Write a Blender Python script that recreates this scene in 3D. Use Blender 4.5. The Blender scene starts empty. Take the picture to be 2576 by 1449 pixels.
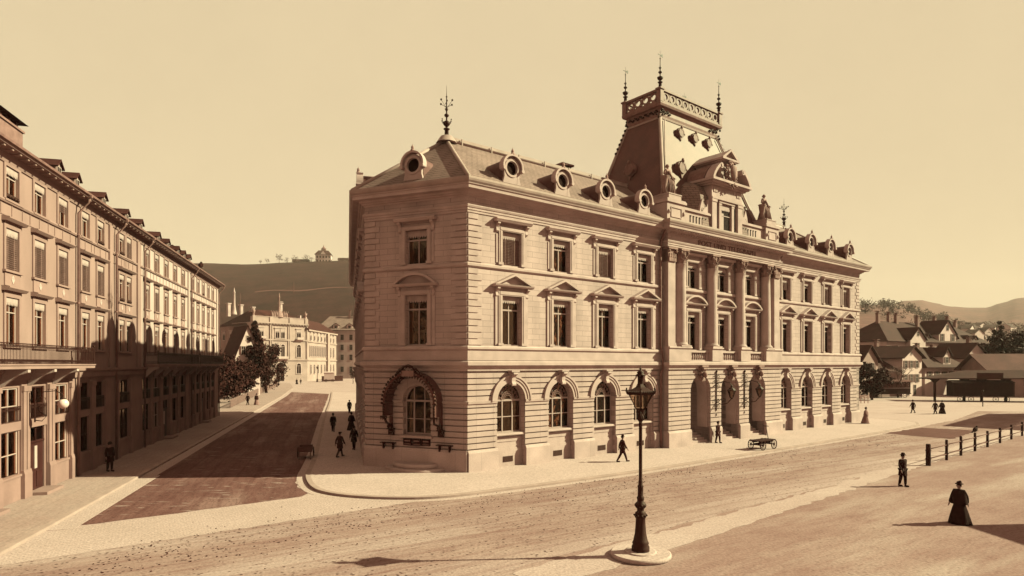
import bpy, bmesh, math, random
from mathutils import Matrix, Vector
R = math.radians
PI = math.pi
random.seed(7)
sc = bpy.context.scene
COL = sc.collection

# ---------------------------------------------------------------- camera
CAMH = 6.7
cam = bpy.data.cameras.new('camera'); camo = bpy.data.objects.new('camera', cam); COL.objects.link(camo)
cam.sensor_width = 36; cam.lens = 36*1600/2576; cam.shift_y = 190.5/2576
cam.clip_start = 0.3; cam.clip_end = 9000
camo.location = (0, 0, CAMH); camo.rotation_euler = (R(90), 0, 0)
sc.camera = camo
sc.render.resolution_x = 1024; sc.render.resolution_y = 576

# ---------------------------------------------------------------- light
SUN_EL, SUN_AZ = 31.8, R(86)           # azimuth measured from +Y towards +X
world = bpy.data.worlds.new('World'); sc.world = world; world.use_nodes = True
nt = world.node_tree; nt.nodes.clear()
sky = nt.nodes.new('ShaderNodeTexSky'); sky.sky_type = 'NISHITA'; sky.sun_disc = False
sky.sun_elevation = R(SUN_EL); sky.sun_rotation = SUN_AZ; sky.dust_density = 3.0; sky.air_density = 1.5
bw = nt.nodes.new('ShaderNodeRGBToBW')
mr = nt.nodes.new('ShaderNodeMapRange'); mr.inputs['From Min'].default_value = 1.0; mr.inputs['From Max'].default_value = 9.0
mr.inputs['To Min'].default_value = 1.75; mr.inputs['To Max'].default_value = 1.76
tint = nt.nodes.new('ShaderNodeMix'); tint.data_type = 'RGBA'; tint.blend_type = 'MULTIPLY'; tint.inputs[0].default_value = 1
tint.inputs[7].default_value = (1.0, 0.80, 0.495, 1)
bg = nt.nodes.new('ShaderNodeBackground'); bg.inputs['Strength'].default_value = 0.12
wo = nt.nodes.new('ShaderNodeOutputWorld')
nt.links.new(sky.outputs[0], bw.inputs[0]); nt.links.new(bw.outputs[0], mr.inputs['Value'])
nt.links.new(mr.outputs[0], tint.inputs[6]); nt.links.new(tint.outputs[2], bg.inputs['Color'])
wtc = nt.nodes.new('ShaderNodeTexCoord'); wn = nt.nodes.new('ShaderNodeTexNoise'); wn.inputs['Scale'].default_value = 3.0; wn.inputs['Detail'].default_value = 8; wn.inputs['Roughness'].default_value = .7
wr = nt.nodes.new('ShaderNodeMapRange'); wr.inputs[1].default_value = .3; wr.inputs[2].default_value = .7; wr.inputs[3].default_value = .116; wr.inputs[4].default_value = .123
nt.links.new(wtc.outputs['Generated'], wn.inputs['Vector']); nt.links.new(wn.outputs[0], wr.inputs[0]); nt.links.new(wr.outputs[0], bg.inputs['Strength'])
nt.links.new(bg.outputs[0], wo.inputs['Surface'])
sun = bpy.data.lights.new('sun', 'SUN'); suno = bpy.data.objects.new('sun', sun); COL.objects.link(suno)
sun.energy = 5.0; sun.angle = R(0.5); sun.color = (0.84, 1.0, 0.59)
sd = Vector((math.sin(SUN_AZ)*math.cos(R(SUN_EL)), math.cos(SUN_AZ)*math.cos(R(SUN_EL)), math.sin(R(SUN_EL))))
suno.rotation_euler = sd.to_track_quat('Z', 'Y').to_euler(); suno.location = (60, 5, 60)
sc.view_settings.view_transform = 'Standard'; sc.view_settings.look = 'None'
sc.view_settings.exposure = 1.8; sc.view_settings.gamma = 1.0
sc.cycles.max_bounces = 6; sc.cycles.diffuse_bounces = 2; sc.cycles.volume_bounces = 0; sc.cycles.transparent_max_bounces = 12
sc.cycles.use_denoising = True

# ---------------------------------------------------------------- materials
def mat(name, col, rough=0.85, var=0.12, scale=1.2, bump=0.0, bscale=20, spec=0.08, metal=0.0, fine=0.06, streak=0):
    m = bpy.data.materials.new(name); m.use_nodes = True
    n = m.node_tree.nodes; l = m.node_tree.links; b = n['Principled BSDF']
    b.inputs['Roughness'].default_value = rough; b.inputs['Metallic'].default_value = metal
    b.inputs['Specular IOR Level'].default_value = spec; b.inputs['Specular Tint'].default_value = (1, .60, .46, 1)
    tc = n.new('ShaderNodeTexCoord')
    n1 = n.new('ShaderNodeTexNoise'); n1.inputs['Scale'].default_value = scale; n1.inputs['Detail'].default_value = 6
    l.new(tc.outputs['Object'], n1.inputs['Vector'])
    if streak:
        mp = n.new('ShaderNodeMapping'); mp.inputs['Scale'].default_value = (1, 1, streak)
        l.new(tc.outputs['Object'], mp.inputs[0]); l.new(mp.outputs[0], n1.inputs['Vector'])
    n2 = n.new('ShaderNodeTexNoise'); n2.inputs['Scale'].default_value = bscale; n2.inputs['Detail'].default_value = 3
    l.new(tc.outputs['Object'], n2.inputs['Vector'])
    a = n.new('ShaderNodeMapRange'); a.inputs['From Min'].default_value = .3; a.inputs['From Max'].default_value = .7
    a.inputs['To Min'].default_value = 1-var; a.inputs['To Max'].default_value = 1+var*.8
    l.new(n1.outputs[0], a.inputs[0])
    c = n.new('ShaderNodeMapRange'); c.inputs['From Min'].default_value = .3; c.inputs['From Max'].default_value = .7
    c.inputs['To Min'].default_value = 1-fine; c.inputs['To Max'].default_value = 1+fine
    l.new(n2.outputs[0], c.inputs[0])
    mu = n.new('ShaderNodeMath'); mu.operation = 'MULTIPLY'; l.new(a.outputs[0], mu.inputs[0]); l.new(c.outputs[0], mu.inputs[1])
    vm = n.new('ShaderNodeVectorMath'); vm.operation = 'SCALE'; vm.inputs[0].default_value = col[:3]
    l.new(mu.outputs[0], vm.inputs['Scale']); l.new(vm.outputs[0], b.inputs['Base Color'])
    if bump:
        bp = n.new('ShaderNodeBump'); bp.inputs['Strength'].default_value = bump; bp.inputs['Distance'].default_value = .05
        l.new(n2.outputs[0], bp.inputs['Height']); l.new(bp.outputs[0], b.inputs['Normal'])
    return m

def brick(m, bw_, bh, mortar, mcol, amount=1.0, axes='xz', offs=.5, var=0.0, rot=0, bump=0.0):
    """multiply a course pattern onto an existing material"""
    n = m.node_tree.nodes; l = m.node_tree.links; b = n['Principled BSDF']
    src = b.inputs['Base Color'].links[0].from_socket
    tc = n.new('ShaderNodeTexCoord'); sp = n.new('ShaderNodeSeparateXYZ'); cb = n.new('ShaderNodeCombineXYZ')
    if rot:
        mp = n.new('ShaderNodeMapping'); mp.inputs['Rotation'].default_value = (0, 0, rot)
        l.new(tc.outputs['Object'], mp.inputs[0]); l.new(mp.outputs[0], sp.inputs[0])
    else:
        l.new(tc.outputs['Object'], sp.inputs[0])
    idx = {'x': 0, 'y': 1, 'z': 2}
    l.new(sp.outputs[idx[axes[0]]], cb.inputs[0]); l.new(sp.outputs[idx[axes[1]]], cb.inputs[1])
    br = n.new('ShaderNodeTexBrick'); br.offset = offs
    br.inputs['Scale'].default_value = 1; br.inputs['Brick Width'].default_value = bw_; br.inputs['Row Height'].default_value = bh
    br.inputs['Mortar Size'].default_value = mortar; br.inputs['Mortar Smooth'].default_value = .2
    br.inputs['Color1'].default_value = (1+var, 1+var, 1+var, 1); br.inputs['Color2'].default_value = (1-var, 1-var, 1-var, 1)
    br.inputs['Mortar'].default_value = (mcol, mcol, mcol, 1); br.inputs['Bias'].default_value = 0
    l.new(cb.outputs[0], br.inputs['Vector'])
    mx = n.new('ShaderNodeMix'); mx.data_type = 'RGBA'; mx.blend_type = 'MULTIPLY'; mx.inputs[0].default_value = amount
    l.new(src, mx.inputs[6]); l.new(br.outputs['Color'], mx.inputs[7]); l.new(mx.outputs[2], b.inputs['Base Color'])
    if bump:
        bp = n.new('ShaderNodeBump'); bp.inputs['Strength'].default_value = bump; bp.inputs['Distance'].default_value = .03; bp.invert = True
        l.new(br.outputs['Fac'], bp.inputs['Height']); l.new(bp.outputs[0], b.inputs['Normal'])
    return m

def sep(v, k=0.0):      # warm brown scale: v = brightness of the red channel; greens and blues fall off faster in dark things
    v *= .53; g = min(.645, .24+1.6*v)
    return (v, v*g, v*min(.63, .23+1.5*v))
def sepg(v): v *= .53; return (v, v*.585, v*.545)
M = {}
M['stone'] = brick(mat('ashlar_stone', sep(.56), .9, .20, .7, .1, 18, streak=.3, fine=.09), 1.15, .36, .018, .60, .8, var=.08)
M['trim'] = mat('dressed_stone', sep(.57), .9, .15, 1.1, .08, 20, fine=.08)
M['rustic'] = brick(mat('rusticated_stone', sep(.55), .92, .14, .8, .15, 18, fine=.09), 1.3, 50, .02, .6, .7, var=.05)
M['plinth'] = brick(mat('plinth_stone', sep(.56), .92, .20, .6, .15, 14, fine=.1), 1.9, 50, .015, .7, .7, var=.04)
M['statue'] = mat('weathered_stone', sep(.36), .9, .30, 2.5, .2, 14)
M['slate'] = brick(mat('slate_roofing', sepg(.31), .75, .16, .5, .1, 12), .42, .21, .022, .45, .9, var=.10, bump=.4)
M['slate_y'] = brick(mat('slate_roofing_side', sepg(.31), .75, .16, .5, .1, 12), .42, .21, .022, .45, .9, axes='yz', var=.10, bump=.4)
M['tower_slate'] = brick(mat('tower_slate', sep(.15), .62, .22, .9, .05, 12, spec=.29, fine=.12), .30, .15, .010, .8, .5, var=.05)
M['tower_side'] = brick(mat('tower_slate_side', sep(.15), .62, .22, .9, .05, 12, spec=.29, fine=.12), .30, .15, .010, .6, .6, axes='yz', var=.08)
for k_ in ('tower_slate', 'tower_side'): M[k_].node_tree.nodes['Principled BSDF'].inputs['Specular Tint'].default_value = (1, .50, .42, 1)
M['lead'] = mat('lead_flashing', sep(.46), .6, .15, 1.5, spec=.15)
M['zinc'] = mat('zinc_ornament', sep(.27), .6, .25, 3, spec=.15)
M['oldmetal'] = mat('tarnished_metal', sep(.13), .6, .3, 2.5, spec=.2)
M['iron'] = mat('dark_iron', sep(.045), .6, .2, 4, spec=.18)
M['frame'] = mat('painted_frame', sep(.50), .6, .1, 2)
M['dark'] = mat('dark_room', sep(.02), .9, .2, 1)
M['blind'] = mat('slatted_blind', sep(.33), .7, .2, 2)
M['pelmet'] = mat('pelmet_canvas', sep(.50), .8, .15, 3)
M['curtain'] = mat('curtain_cloth', sep(.62), .9, .2, 2.5, streak=.1)
M['door'] = mat('dark_door', sep(.06), .5, .2, 2)
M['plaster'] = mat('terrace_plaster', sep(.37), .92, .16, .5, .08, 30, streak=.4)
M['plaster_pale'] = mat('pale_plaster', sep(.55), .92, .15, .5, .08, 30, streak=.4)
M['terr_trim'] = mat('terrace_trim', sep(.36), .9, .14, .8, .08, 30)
M['terr_base'] = mat('terrace_sandstone', sep(.34), .9, .16, .8, .12, 25)
M['tile'] = brick(mat('roof_tiles', sep(.08), .85, .25, .5, .1, 12), .25, .2, .02, .6, .7, var=.12)
M['tile_lt'] = brick(mat('lighter_roof_tiles', sep(.16), .85, .25, .3, .1, 12), .25, .2, .02, .7, .7, var=.12)
M['brickm'] = mat('chimney_brick', sep(.30), .9, .2, 3)
M['house'] = mat('whitewashed_wall', sep(.74), .92, .08, .6)
M['museum'] = mat('museum_stone', sep(.46), .9, .15, .3, fine=.1)
M['house2'] = mat('grey_render', sep(.40), .92, .12, .6)
M['fencewood'] = mat('pale_fence_wood', sep(.36), .9, .25, 2.5, .2, 20, streak=6)
M['wood'] = mat('weathered_wood', sep(.16), .9, .25, 2.5, .2, 20, streak=6)
M['darkwood'] = mat('dark_wood', sep(.05), .85, .3, 2, .1, 20)
M['shutter'] = mat('louvred_shutter', sep(.13), .8, .2, 2)
M['cloth'] = mat('dark_cloth', sep(.035), .95, .3, 5)
M['cloth2'] = mat('brown_cloth', sep(.06), .95, .3, 5)
M['clothpale'] = mat('pale_cloth', sep(.30), .95, .25, 5)
M['skin'] = mat('skin', sep(.34), .7, .05, 5)
M['hair'] = mat('hair', sep(.03), .8, .2, 8)
M['globe'] = mat('opal_glass', sep(.85), .2, .03, 3, spec=.5)
M['leaf'] = mat('dark_foliage', sep(.055), .8, .4, 1.5, fine=.3)
M['leaf2'] = mat('mid_foliage', sep(.11), .8, .4, 1.5, fine=.3)
M['leaf_far'] = mat('far_foliage', sep(.09), .85, .4, .2, fine=.3)
M['blossom'] = mat('pale_blossom', sep(.45), .9, .3, 3)
M['bark'] = mat('bark', sep(.07), .95, .3, 4)
M['grass'] = mat('hill_grass', sep(.044), .95, .5, .045, fine=.3, bscale=.3)
M['hillwood'] = mat('wooded_hill', sep(.16), .95, .35, .02, fine=.35, bscale=.12)
M['pathm'] = mat('light_track', sep(.15), .95, .15, .1)

def glass():
    m = bpy.data.materials.new('window_glass'); m.use_nodes = True
    n = m.node_tree.nodes; l = m.node_tree.links; n.clear()
    o = n.new('ShaderNodeOutputMaterial'); t = n.new('ShaderNodeBsdfTransparent'); t.inputs[0].default_value = (.72, .62, .54, 1)
    g = n.new('ShaderNodeBsdfGlossy'); g.inputs['Roughness'].default_value = .03; g.inputs[0].default_value = (.85, .6, .48, 1)
    f = n.new('ShaderNodeFresnel'); f.inputs[0].default_value = 1.5
    tc = n.new('ShaderNodeTexCoord'); nz = n.new('ShaderNodeTexNoise'); nz.inputs['Scale'].default_value = 1.7
    bp = n.new('ShaderNodeBump'); bp.inputs['Strength'].default_value = .25; bp.inputs['Distance'].default_value = .05
    l.new(tc.outputs['Object'], nz.inputs['Vector']); l.new(nz.outputs[0], bp.inputs['Height'])
    l.new(bp.outputs[0], g.inputs['Normal']); l.new(bp.outputs[0], f.inputs['Normal'])
    x = n.new('ShaderNodeMixShader'); l.new(f.outputs[0], x.inputs[0]); l.new(t.outputs[0], x.inputs[1]); l.new(g.outputs[0], x.inputs[2])
    l.new(x.outputs[0], o.inputs[0]); return m
M['glass'] = glass()
M['lampglass'] = glass()

def ground_mat(name, base, dark, rot=0.0, stretch=6, speck=.0, dust=None, streak_amt=.5, sc1=.25, rough=.95, bump=.35, drift=None, ruts=0.0, fleck=None):
    """dirt surface: broad patches + wheel streaks along one direction + dung / gravel specks"""
    m = bpy.data.materials.new(name); m.use_nodes = True
    n = m.node_tree.nodes; l = m.node_tree.links; b = n['Principled BSDF']; b.inputs['Roughness'].default_value = rough
    b.inputs['Specular IOR Level'].default_value = .04
    tc = n.new('ShaderNodeTexCoord')
    def nz(scale, detail=5, vec=None, rough=.55):
        x = n.new('ShaderNodeTexNoise'); x.inputs['Scale'].default_value = scale; x.inputs['Detail'].default_value = detail
        x.inputs['Roughness'].default_value = rough
        l.new(vec or tc.outputs['Object'], x.inputs['Vector']); return x.outputs[0]
    mp = n.new('ShaderNodeMapping'); mp.inputs['Rotation'].default_value = (0, 0, -rot); l.new(tc.outputs['Object'], mp.inputs[0])
    mp2 = n.new('ShaderNodeMapping'); mp2.inputs['Scale'].default_value = (1/stretch, 1, 1); l.new(mp.outputs[0], mp2.inputs[0])
    def rng(s, a, b_, c, d, clamp=True):
        x = n.new('ShaderNodeMapRange'); x.inputs[1].default_value = a; x.inputs[2].default_value = b_
        x.inputs[3].default_value = c; x.inputs[4].default_value = d; x.clamp = clamp; l.new(s, x.inputs[0]); return x.outputs[0]
    def mixc(f, a, c):
        x = n.new('ShaderNodeMix'); x.data_type = 'RGBA'; l.new(f, x.inputs[0])
        for i, v in ((6, a), (7, c)):
            if isinstance(v, tuple): x.inputs[i].default_value = (*v, 1)
            else: l.new(v, x.inputs[i])
        return x.outputs[2]
    patch = rng(nz(sc1, 6), .38, .64, 0, 1)
    c = mixc(patch, base, tuple(base[i]*.62+dark[i]*.38 for i in range(3)))
    st = rng(nz(2.2, 6, mp2.outputs[0], .65), .46, .70, 0, streak_amt)
    c = mixc(st, c, dark)
    if dust:
        du = rng(nz(.35, 6, mp2.outputs[0]), .50, .66, 0, .8)
        c = mixc(du, c, dust)
    fine_st = rng(nz(7, 4, mp2.outputs[0], .6), .52, .66, 0, streak_amt*.8)
    c = mixc(fine_st, c, dark)
    if drift:           # wind and traffic blown dust lying over everything on one side of a line
        dx, dy, dc, dcol = drift
        dp = n.new('ShaderNodeVectorMath'); dp.operation = 'DOT_PRODUCT'; dp.inputs[1].default_value = (dx, dy, 0); l.new(tc.outputs['Object'], dp.inputs[0])
        q = n.new('ShaderNodeMath'); q.operation = 'ADD'; q.inputs[1].default_value = dc; l.new(dp.outputs['Value'], q.inputs[0])
        w = n.new('ShaderNodeMath'); w.operation = 'MULTIPLY_ADD'; w.inputs[1].default_value = 5.0; l.new(nz(.55, 6, mp2.outputs[0]), w.inputs[0]); l.new(q.outputs[0], w.inputs[2])
        c = mixc(rng(w.outputs[0], 1.6, 4.4, 0, .85), c, dcol)
    if ruts:            # wheel tracks: wandering bands running along the carriageway
        wv = n.new('ShaderNodeTexWave'); wv.bands_direction = 'Y'; wv.inputs['Scale'].default_value = .33; wv.inputs['Distortion'].default_value = 11; wv.inputs['Detail'].default_value = 4; wv.inputs['Detail Scale'].default_value = .6
        l.new(mp2.outputs[0], wv.inputs['Vector']); c = mixc(rng(wv.outputs['Fac'], .80, .97, 0, ruts), c, dark)
    if fleck:           # straw and splashes lying across the street
        m3 = n.new('ShaderNodeMapping'); m3.inputs['Scale'].default_value = (.45, 2.2, 1); l.new(tc.outputs['Object'], m3.inputs[0])
        g3 = n.new('ShaderNodeMath'); g3.operation = 'MULTIPLY'; l.new(rng(nz(1.6, 3, m3.outputs[0], .5), .60, .68, 0, 1), g3.inputs[0]); l.new(rng(nz(.18, 3), .42, .58, 0, .8), g3.inputs[1])
        c = mixc(g3.outputs[0], c, fleck)
    if speck:
        vo = n.new('ShaderNodeTexVoronoi'); vo.inputs['Scale'].default_value = 4.2; l.new(mp.outputs[0], vo.inputs['Vector'])
        gate = rng(nz(.5, 4, mp2.outputs[0]), .36, .52, 0, 1)
        sp = rng(vo.outputs['Distance'], .13, .28, speck, 0)
        x = n.new('ShaderNodeMath'); x.operation = 'MULTIPLY'; l.new(sp, x.inputs[0]); l.new(gate, x.inputs[1])
        c = mixc(x.outputs[0], c, tuple(v*.4 for v in dark))
    f = rng(nz(11, 6), .3, .7, .76, 1.22)
    v = n.new('ShaderNodeVectorMath'); v.operation = 'SCALE'; l.new(c, v.inputs[0]); l.new(f, v.inputs['Scale'])
    l.new(v.outputs[0], b.inputs['Base Color'])
    bp = n.new('ShaderNodeBump'); bp.inputs['Strength'].default_value = bump; bp.inputs['Distance'].default_value = .06
    l.new(nz(6, 6), bp.inputs['Height']); l.new(bp.outputs[0], b.inputs['Normal'])
    return m
M['dirt'] = ground_mat('dusty_gravel', sep(.375), sep(.24), R(35), 5, .35, dust=sep(.48), streak_amt=.45, ruts=.0, drift=(-.65, .759, -15.8, sep(.56)))
M['road'] = ground_mat('brown_road', sep(.42), sep(.22), R(33), 7, 1.0, dust=sep(.50), streak_amt=.6, ruts=.26, drift=(.65, -.759, 16.7, sep(.56)))
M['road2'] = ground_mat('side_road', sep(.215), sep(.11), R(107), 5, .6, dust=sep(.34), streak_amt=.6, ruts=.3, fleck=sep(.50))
M['dustm'] = ground_mat('pale_dust', sep(.56), sep(.40), R(30), 5, .12, streak_amt=.25)
M['pave'] = brick(ground_mat('pavement_stone', sep(.60), sep(.48), R(38), 3, .05, streak_amt=.2, bump=.1), 1.6, 1.1, .02, .86, .5, axes='xy', rot=R(-38.8))
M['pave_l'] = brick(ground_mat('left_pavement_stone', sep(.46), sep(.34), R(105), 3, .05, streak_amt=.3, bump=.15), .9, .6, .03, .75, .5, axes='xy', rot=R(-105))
M['cobble'] = brick(ground_mat('crossing_cobble', sep(.60), sep(.46), R(25), 3, .12, streak_amt=.3, bump=.4), .22, .16, .02, .72, .5, axes='xy', rot=R(-30))
M['kerb'] = mat('kerb_stone', sep(.45), .9, .15, 1)
M['patch'] = ground_mat('dark_ground', sep(.17), sep(.10), R(38), 4, .3)

# ---------------------------------------------------------------- mesh builder
class MB:
    def __init__(s): s.v = []; s.f = []; s.sm = []
    def add(s, vs, fs, smooth=False, T=None):
        o = len(s.v)
        s.v += [tuple(T @ Vector(v)) for v in vs] if T else [tuple(v) for v in vs]
        s.f += [tuple(i+o for i in f) for f in fs]; s.sm += [smooth]*len(fs)
        return s
    def box(s, x0, x1, y0, y1, z0, z1, T=None):
        return s.add([(x0,y0,z0),(x1,y0,z0),(x1,y1,z0),(x0,y1,z0),(x0,y0,z1),(x1,y0,z1),(x1,y1,z1),(x0,y1,z1)],
                     [(0,3,2,1),(4,5,6,7),(0,1,5,4),(1,2,6,5),(2,3,7,6),(3,0,4,7)], False, T)
    def fb(s, u0, u1, w0, w1, z0, z1, T=None): return s.box(u0, u1, -w1, -w0, z0, z1, T)
    def prism(s, pts, w0, w1, T=None):          # polygon in (u, z), anticlockwise seen from outside, extruded from w0 to w1
        n = len(pts)
        a = sum(pts[i][0]*pts[(i+1) % n][1]-pts[(i+1) % n][0]*pts[i][1] for i in range(n))
        if a < 0: pts = pts[::-1]
        vs = [(u, -w1, z) for u, z in pts]+[(u, -w0, z) for u, z in pts]
        fs = [tuple(range(n)), tuple(range(2*n-1, n-1, -1))]+[(i, i+n, (i+1) % n+n, (i+1) % n) for i in range(n)]
        return s.add(vs, fs, False, T)
    def flat(s, pts, z0, z1):                   # polygon in (x, y) extruded in z
        n = len(pts)
        a = sum(pts[i][0]*pts[(i+1) % n][1]-pts[(i+1) % n][0]*pts[i][1] for i in range(n))
        if a < 0: pts = pts[::-1]
        vs = [(x, y, z1) for x, y in pts]+[(x, y, z0) for x, y in pts]
        return s.add(vs, [tuple(range(n)), tuple(range(2*n-1, n-1, -1))]+[(i, i+n, (i+1) % n+n, (i+1) % n) for i in range(n)])
    def prof(s, pr, u0, u1, T=None):            # closed profile in (w, z) run along u
        n = len(pr)
        a = sum(pr[i][0]*pr[(i+1) % n][1]-pr[(i+1) % n][0]*pr[i][1] for i in range(n))
        if a < 0: pr = pr[::-1]
        vs = [(u0, -w, z) for w, z in pr]+[(u1, -w, z) for w, z in pr]
        return s.add(vs, [tuple(range(n-1, -1, -1)), tuple(range(n, 2*n))]+[(i, (i+1) % n, (i+1) % n+n, i+n) for i in range(n)], False, T)
    def lathe(s, x, y, pr, n=14, a0=0, a1=2*PI, sx=1, sy=1, T=None, smooth=True):   # profile (r, z) bottom to top
        full = abs(a1-a0-2*PI) < 1e-4; k = n if full else n+1
        vs = []
        for r, z in pr:
            for i in range(k):
                a = a0+(a1-a0)*i/n; vs.append((x+r*math.cos(a)*sx, y+r*math.sin(a)*sy, z))
        fs = []
        for j in range(len(pr)-1):
            for i in range(n if full else n):
                i2 = (i+1) % k
                fs.append((j*k+i, j*k+i2, (j+1)*k+i2, (j+1)*k+i))
        s.add(vs, fs, smooth, T)
        for j, fl in ((0, True), (len(pr)-1, False)):
            if pr[j][0] > 1e-3:
                ring = [vs[j*k+i] for i in range(k)]
                s.add(ring, [tuple(range(k-1, -1, -1)) if fl else tuple(range(k))], False, T)
        return s
    def tube(s, pts, r, n=6, T=None, smooth=True):
        P = [Vector(p) for p in pts]; vs = []; k = len(P)
        for i, p in enumerate(P):
            d = (P[min(i+1, k-1)]-P[max(i-1, 0)]).normalized()
            a = d.cross(Vector((0, 0, 1)))
            if a.length < .05: a = d.cross(Vector((1, 0, 0)))
            a.normalize(); b = d.cross(a)
            rr = r[i] if isinstance(r, (list, tuple)) else r
            for j in range(n):
                t = 2*PI*j/n; vs.append(p+a*math.cos(t)*rr+b*math.sin(t)*rr)
        fs = [(i*n+j, i*n+(j+1) % n, (i+1)*n+(j+1) % n, (i+1)*n+j) for i in range(k-1) for j in range(n)]
        fs += [tuple(range(n-1, -1, -1)), tuple(range((k-1)*n, k*n))]
        return s.add(vs, fs, smooth and n > 4, T)
    def ball(s, c, r, n=10, sz=1.0, T=None):
        m = max(4, n//2)
        pr = [(max(1e-4, r*math.sin(PI*i/m)), c[2]-r*sz*math.cos(PI*i/m)) for i in range(m+1)]
        return s.lathe(c[0], c[1], pr, n, T=T)
    def ring(s, uc, zc, r0, r1, w0, w1, a0=0, a1=PI, n=16, T=None, ez=1.0):   # arch ring, each segment its own quad prism, no caps between
        full = abs(a1-a0-2*PI) < 1e-4; k = n if full else n+1; vs = []
        for i in range(k):
            a = a0+(a1-a0)*i/n; c, q = math.cos(a), math.sin(a)*ez
            vs += [(uc+r0*c, -w0, zc+r0*q), (uc+r1*c, -w0, zc+r1*q), (uc+r1*c, -w1, zc+r1*q), (uc+r0*c, -w1, zc+r0*q)]
        fs = []
        for i in range(n):
            a = i*4; b = ((i+1) % k)*4
            fs += [(a+3, a+2, b+2, b+3), (a+2, a+1, b+1, b+2), (a+0, a+3, b+3, b+0), (a+1, a+0, b+0, b+1)]
        if not full: fs += [(0, 1, 2, 3), (n*4+3, n*4+2, n*4+1, n*4)]
        return s.add(vs, fs, False, T)
    def disc(s, uc, zc, r, w, n=20, T=None, ez=1.0):
        return s.prism([(uc+r*math.cos(2*PI*i/n), zc+r*ez*math.sin(2*PI*i/n)) for i in range(n)], w-.02, w, T)
    def sweep(s, path, pr, closed=False):       # profile (w, z) along a path; outside is on the right of the walking direction
        P = [Vector(p) for p in path]; k = len(P); n = len(pr)
        a = sum(pr[i][0]*pr[(i+1) % n][1]-pr[(i+1) % n][0]*pr[i][1] for i in range(n))
        if a < 0: pr = pr[::-1]
        def nor(i):
            d = (P[(i+1) % k]-P[i]).normalized(); return Vector((d.y, -d.x))
        vs = []
        for i in range(k):
            if closed: n1, n2 = nor(i-1), nor(i)
            else: n1 = nor(max(i-1, 0)); n2 = nor(min(i, k-2))
            m = (n1+n2)/(1+n1.dot(n2))
            for w, z in pr: q = P[i]+m*w; vs.append((q.x, q.y, z))
        fs = []
        for i in range(k if closed else k-1):
            a = i*n; b = ((i+1) % k)*n
            fs += [(a+j, a+(j+1) % n, b+(j+1) % n, b+j) for j in range(n)]
        if not closed: fs += [tuple(range(n-1, -1, -1)), tuple(range((k-1)*n, k*n))]
        return s.add(vs, fs)
    def mesh(s, name, m):
        me = bpy.data.meshes.new(name); me.from_pydata(s.v, [], s.f); me.materials.append(M[m] if isinstance(m, str) else m)
        me.polygons.foreach_set('use_smooth', s.sm); me.update(); return me

def obj(name, mb, m, parent=None, T=None):
    o = bpy.data.objects.new(name, mb.mesh(name, m)); COL.objects.link(o)
    if parent: o.parent = parent
    if T: o.matrix_local = T
    return o
def tag(o, label=None, cat=None, group=None, kind=None):
    if label: o['label'] = label
    if cat: o['category'] = cat
    if group: o['group'] = group
    if kind: o['kind'] = kind
    return o
def root(name, loc, rz, label, cat, group=None):
    o = bpy.data.objects.new(name, None); COL.objects.link(o); o.location = loc; o.rotation_euler = (0, 0, rz)
    o.empty_display_size = .5
    return tag(o, label, cat, group)
def FR(x, y, a, z=0): return Matrix.Translation((x, y, z)) @ Matrix.Rotation(a, 4, 'Z')
KIDS = {}
def kids(o, *cs): KIDS.setdefault(o.name, []).extend(cs); return o
def copy_tree(o, parent=None, T=None):
    c = o.copy(); COL.objects.link(c); c.parent = parent
    if T is not None: c.matrix_local = T
    for k in KIDS.get(o.name, []):
        copy_tree(k, c); 
    if o.name in KIDS: KIDS[c.name] = []      # filled by the recursion below
    return c
def copy_thing(o, T=None, parent=None):
    c = o.copy(); COL.objects.link(c); c.parent = parent
    if T is not None: c.matrix_local = T
    kk = []
    for k in KIDS.get(o.name, []): kk.append(copy_thing(k, None, c))
    if kk: KIDS[c.name] = kk
    return c
def sub(name, mb, m, parent, T=None):
    o = obj(name, mb, m, parent, T); kids(parent, o); return o

# wall strip with rectangular / arched openings: (uc, half, zb, zt, arched)
def wall(mb, u0, u1, z0, z1, w0, w1, ops=()):
    cur = u0
    for uc, h, zb, zt, ar in sorted(ops):
        if uc-h > cur+1e-4: mb.fb(cur, uc-h, w0, w1, z0, z1)
        if zb > z0+1e-4: mb.fb(uc-h, uc+h, w0, w1, z0, zb)
        if ar:
            zs = zt-h; n = 10
            for sgn in (-1, 1):
                pts = [(uc+sgn*h, zs)]+[(uc+sgn*h*math.cos(PI/2*i/n), zs+h*math.sin(PI/2*i/n)) for i in range(1, n+1)]+[(uc, z1), (uc+sgn*h, z1)]
                mb.prism(pts, w0, w1)
        elif zt < z1-1e-4: mb.fb(uc-h, uc+h, w0, w1, zt, z1)
        cur = uc+h
    if cur < u1-1e-4: mb.fb(cur, u1, w0, w1, z0, z1)
    return mb
def rustic(mb, u0, u1, z0, z1, n, wb, wf, ops, gap=.075, ch=.0):
    h = (z1-z0)/n
    for k in range(n):
        a, b = z0+k*h, z0+(k+1)*h-gap
        def half(o, z):
            uc, r, zb, zs = o[:4]
            if z < zb: return None
            if z <= zs: return o[4] if len(o) > 4 else r
            d = r*r-(z-zs)**2
            return math.sqrt(d) if d > 0 else 0.0
        subs = [a+(b-a)*t for t in (0, .34, .67, 1)]
        act = [o for o in ops if any((half(o, z) or 0) > 0 for z in subs)]
        act.sort(); edges = []
        L = [(u0, z) for z in subs]
        for o in act:
            Rr = [(o[0]-(half(o, z) or 0), z) for z in subs]
            mb.prism(L+Rr[::-1], wb, wf)
            L = [(o[0]+(half(o, z) or 0), z) for z in subs]
        mb.prism(L+[(u1, z) for z in subs][::-1], wb, wf)
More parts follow.
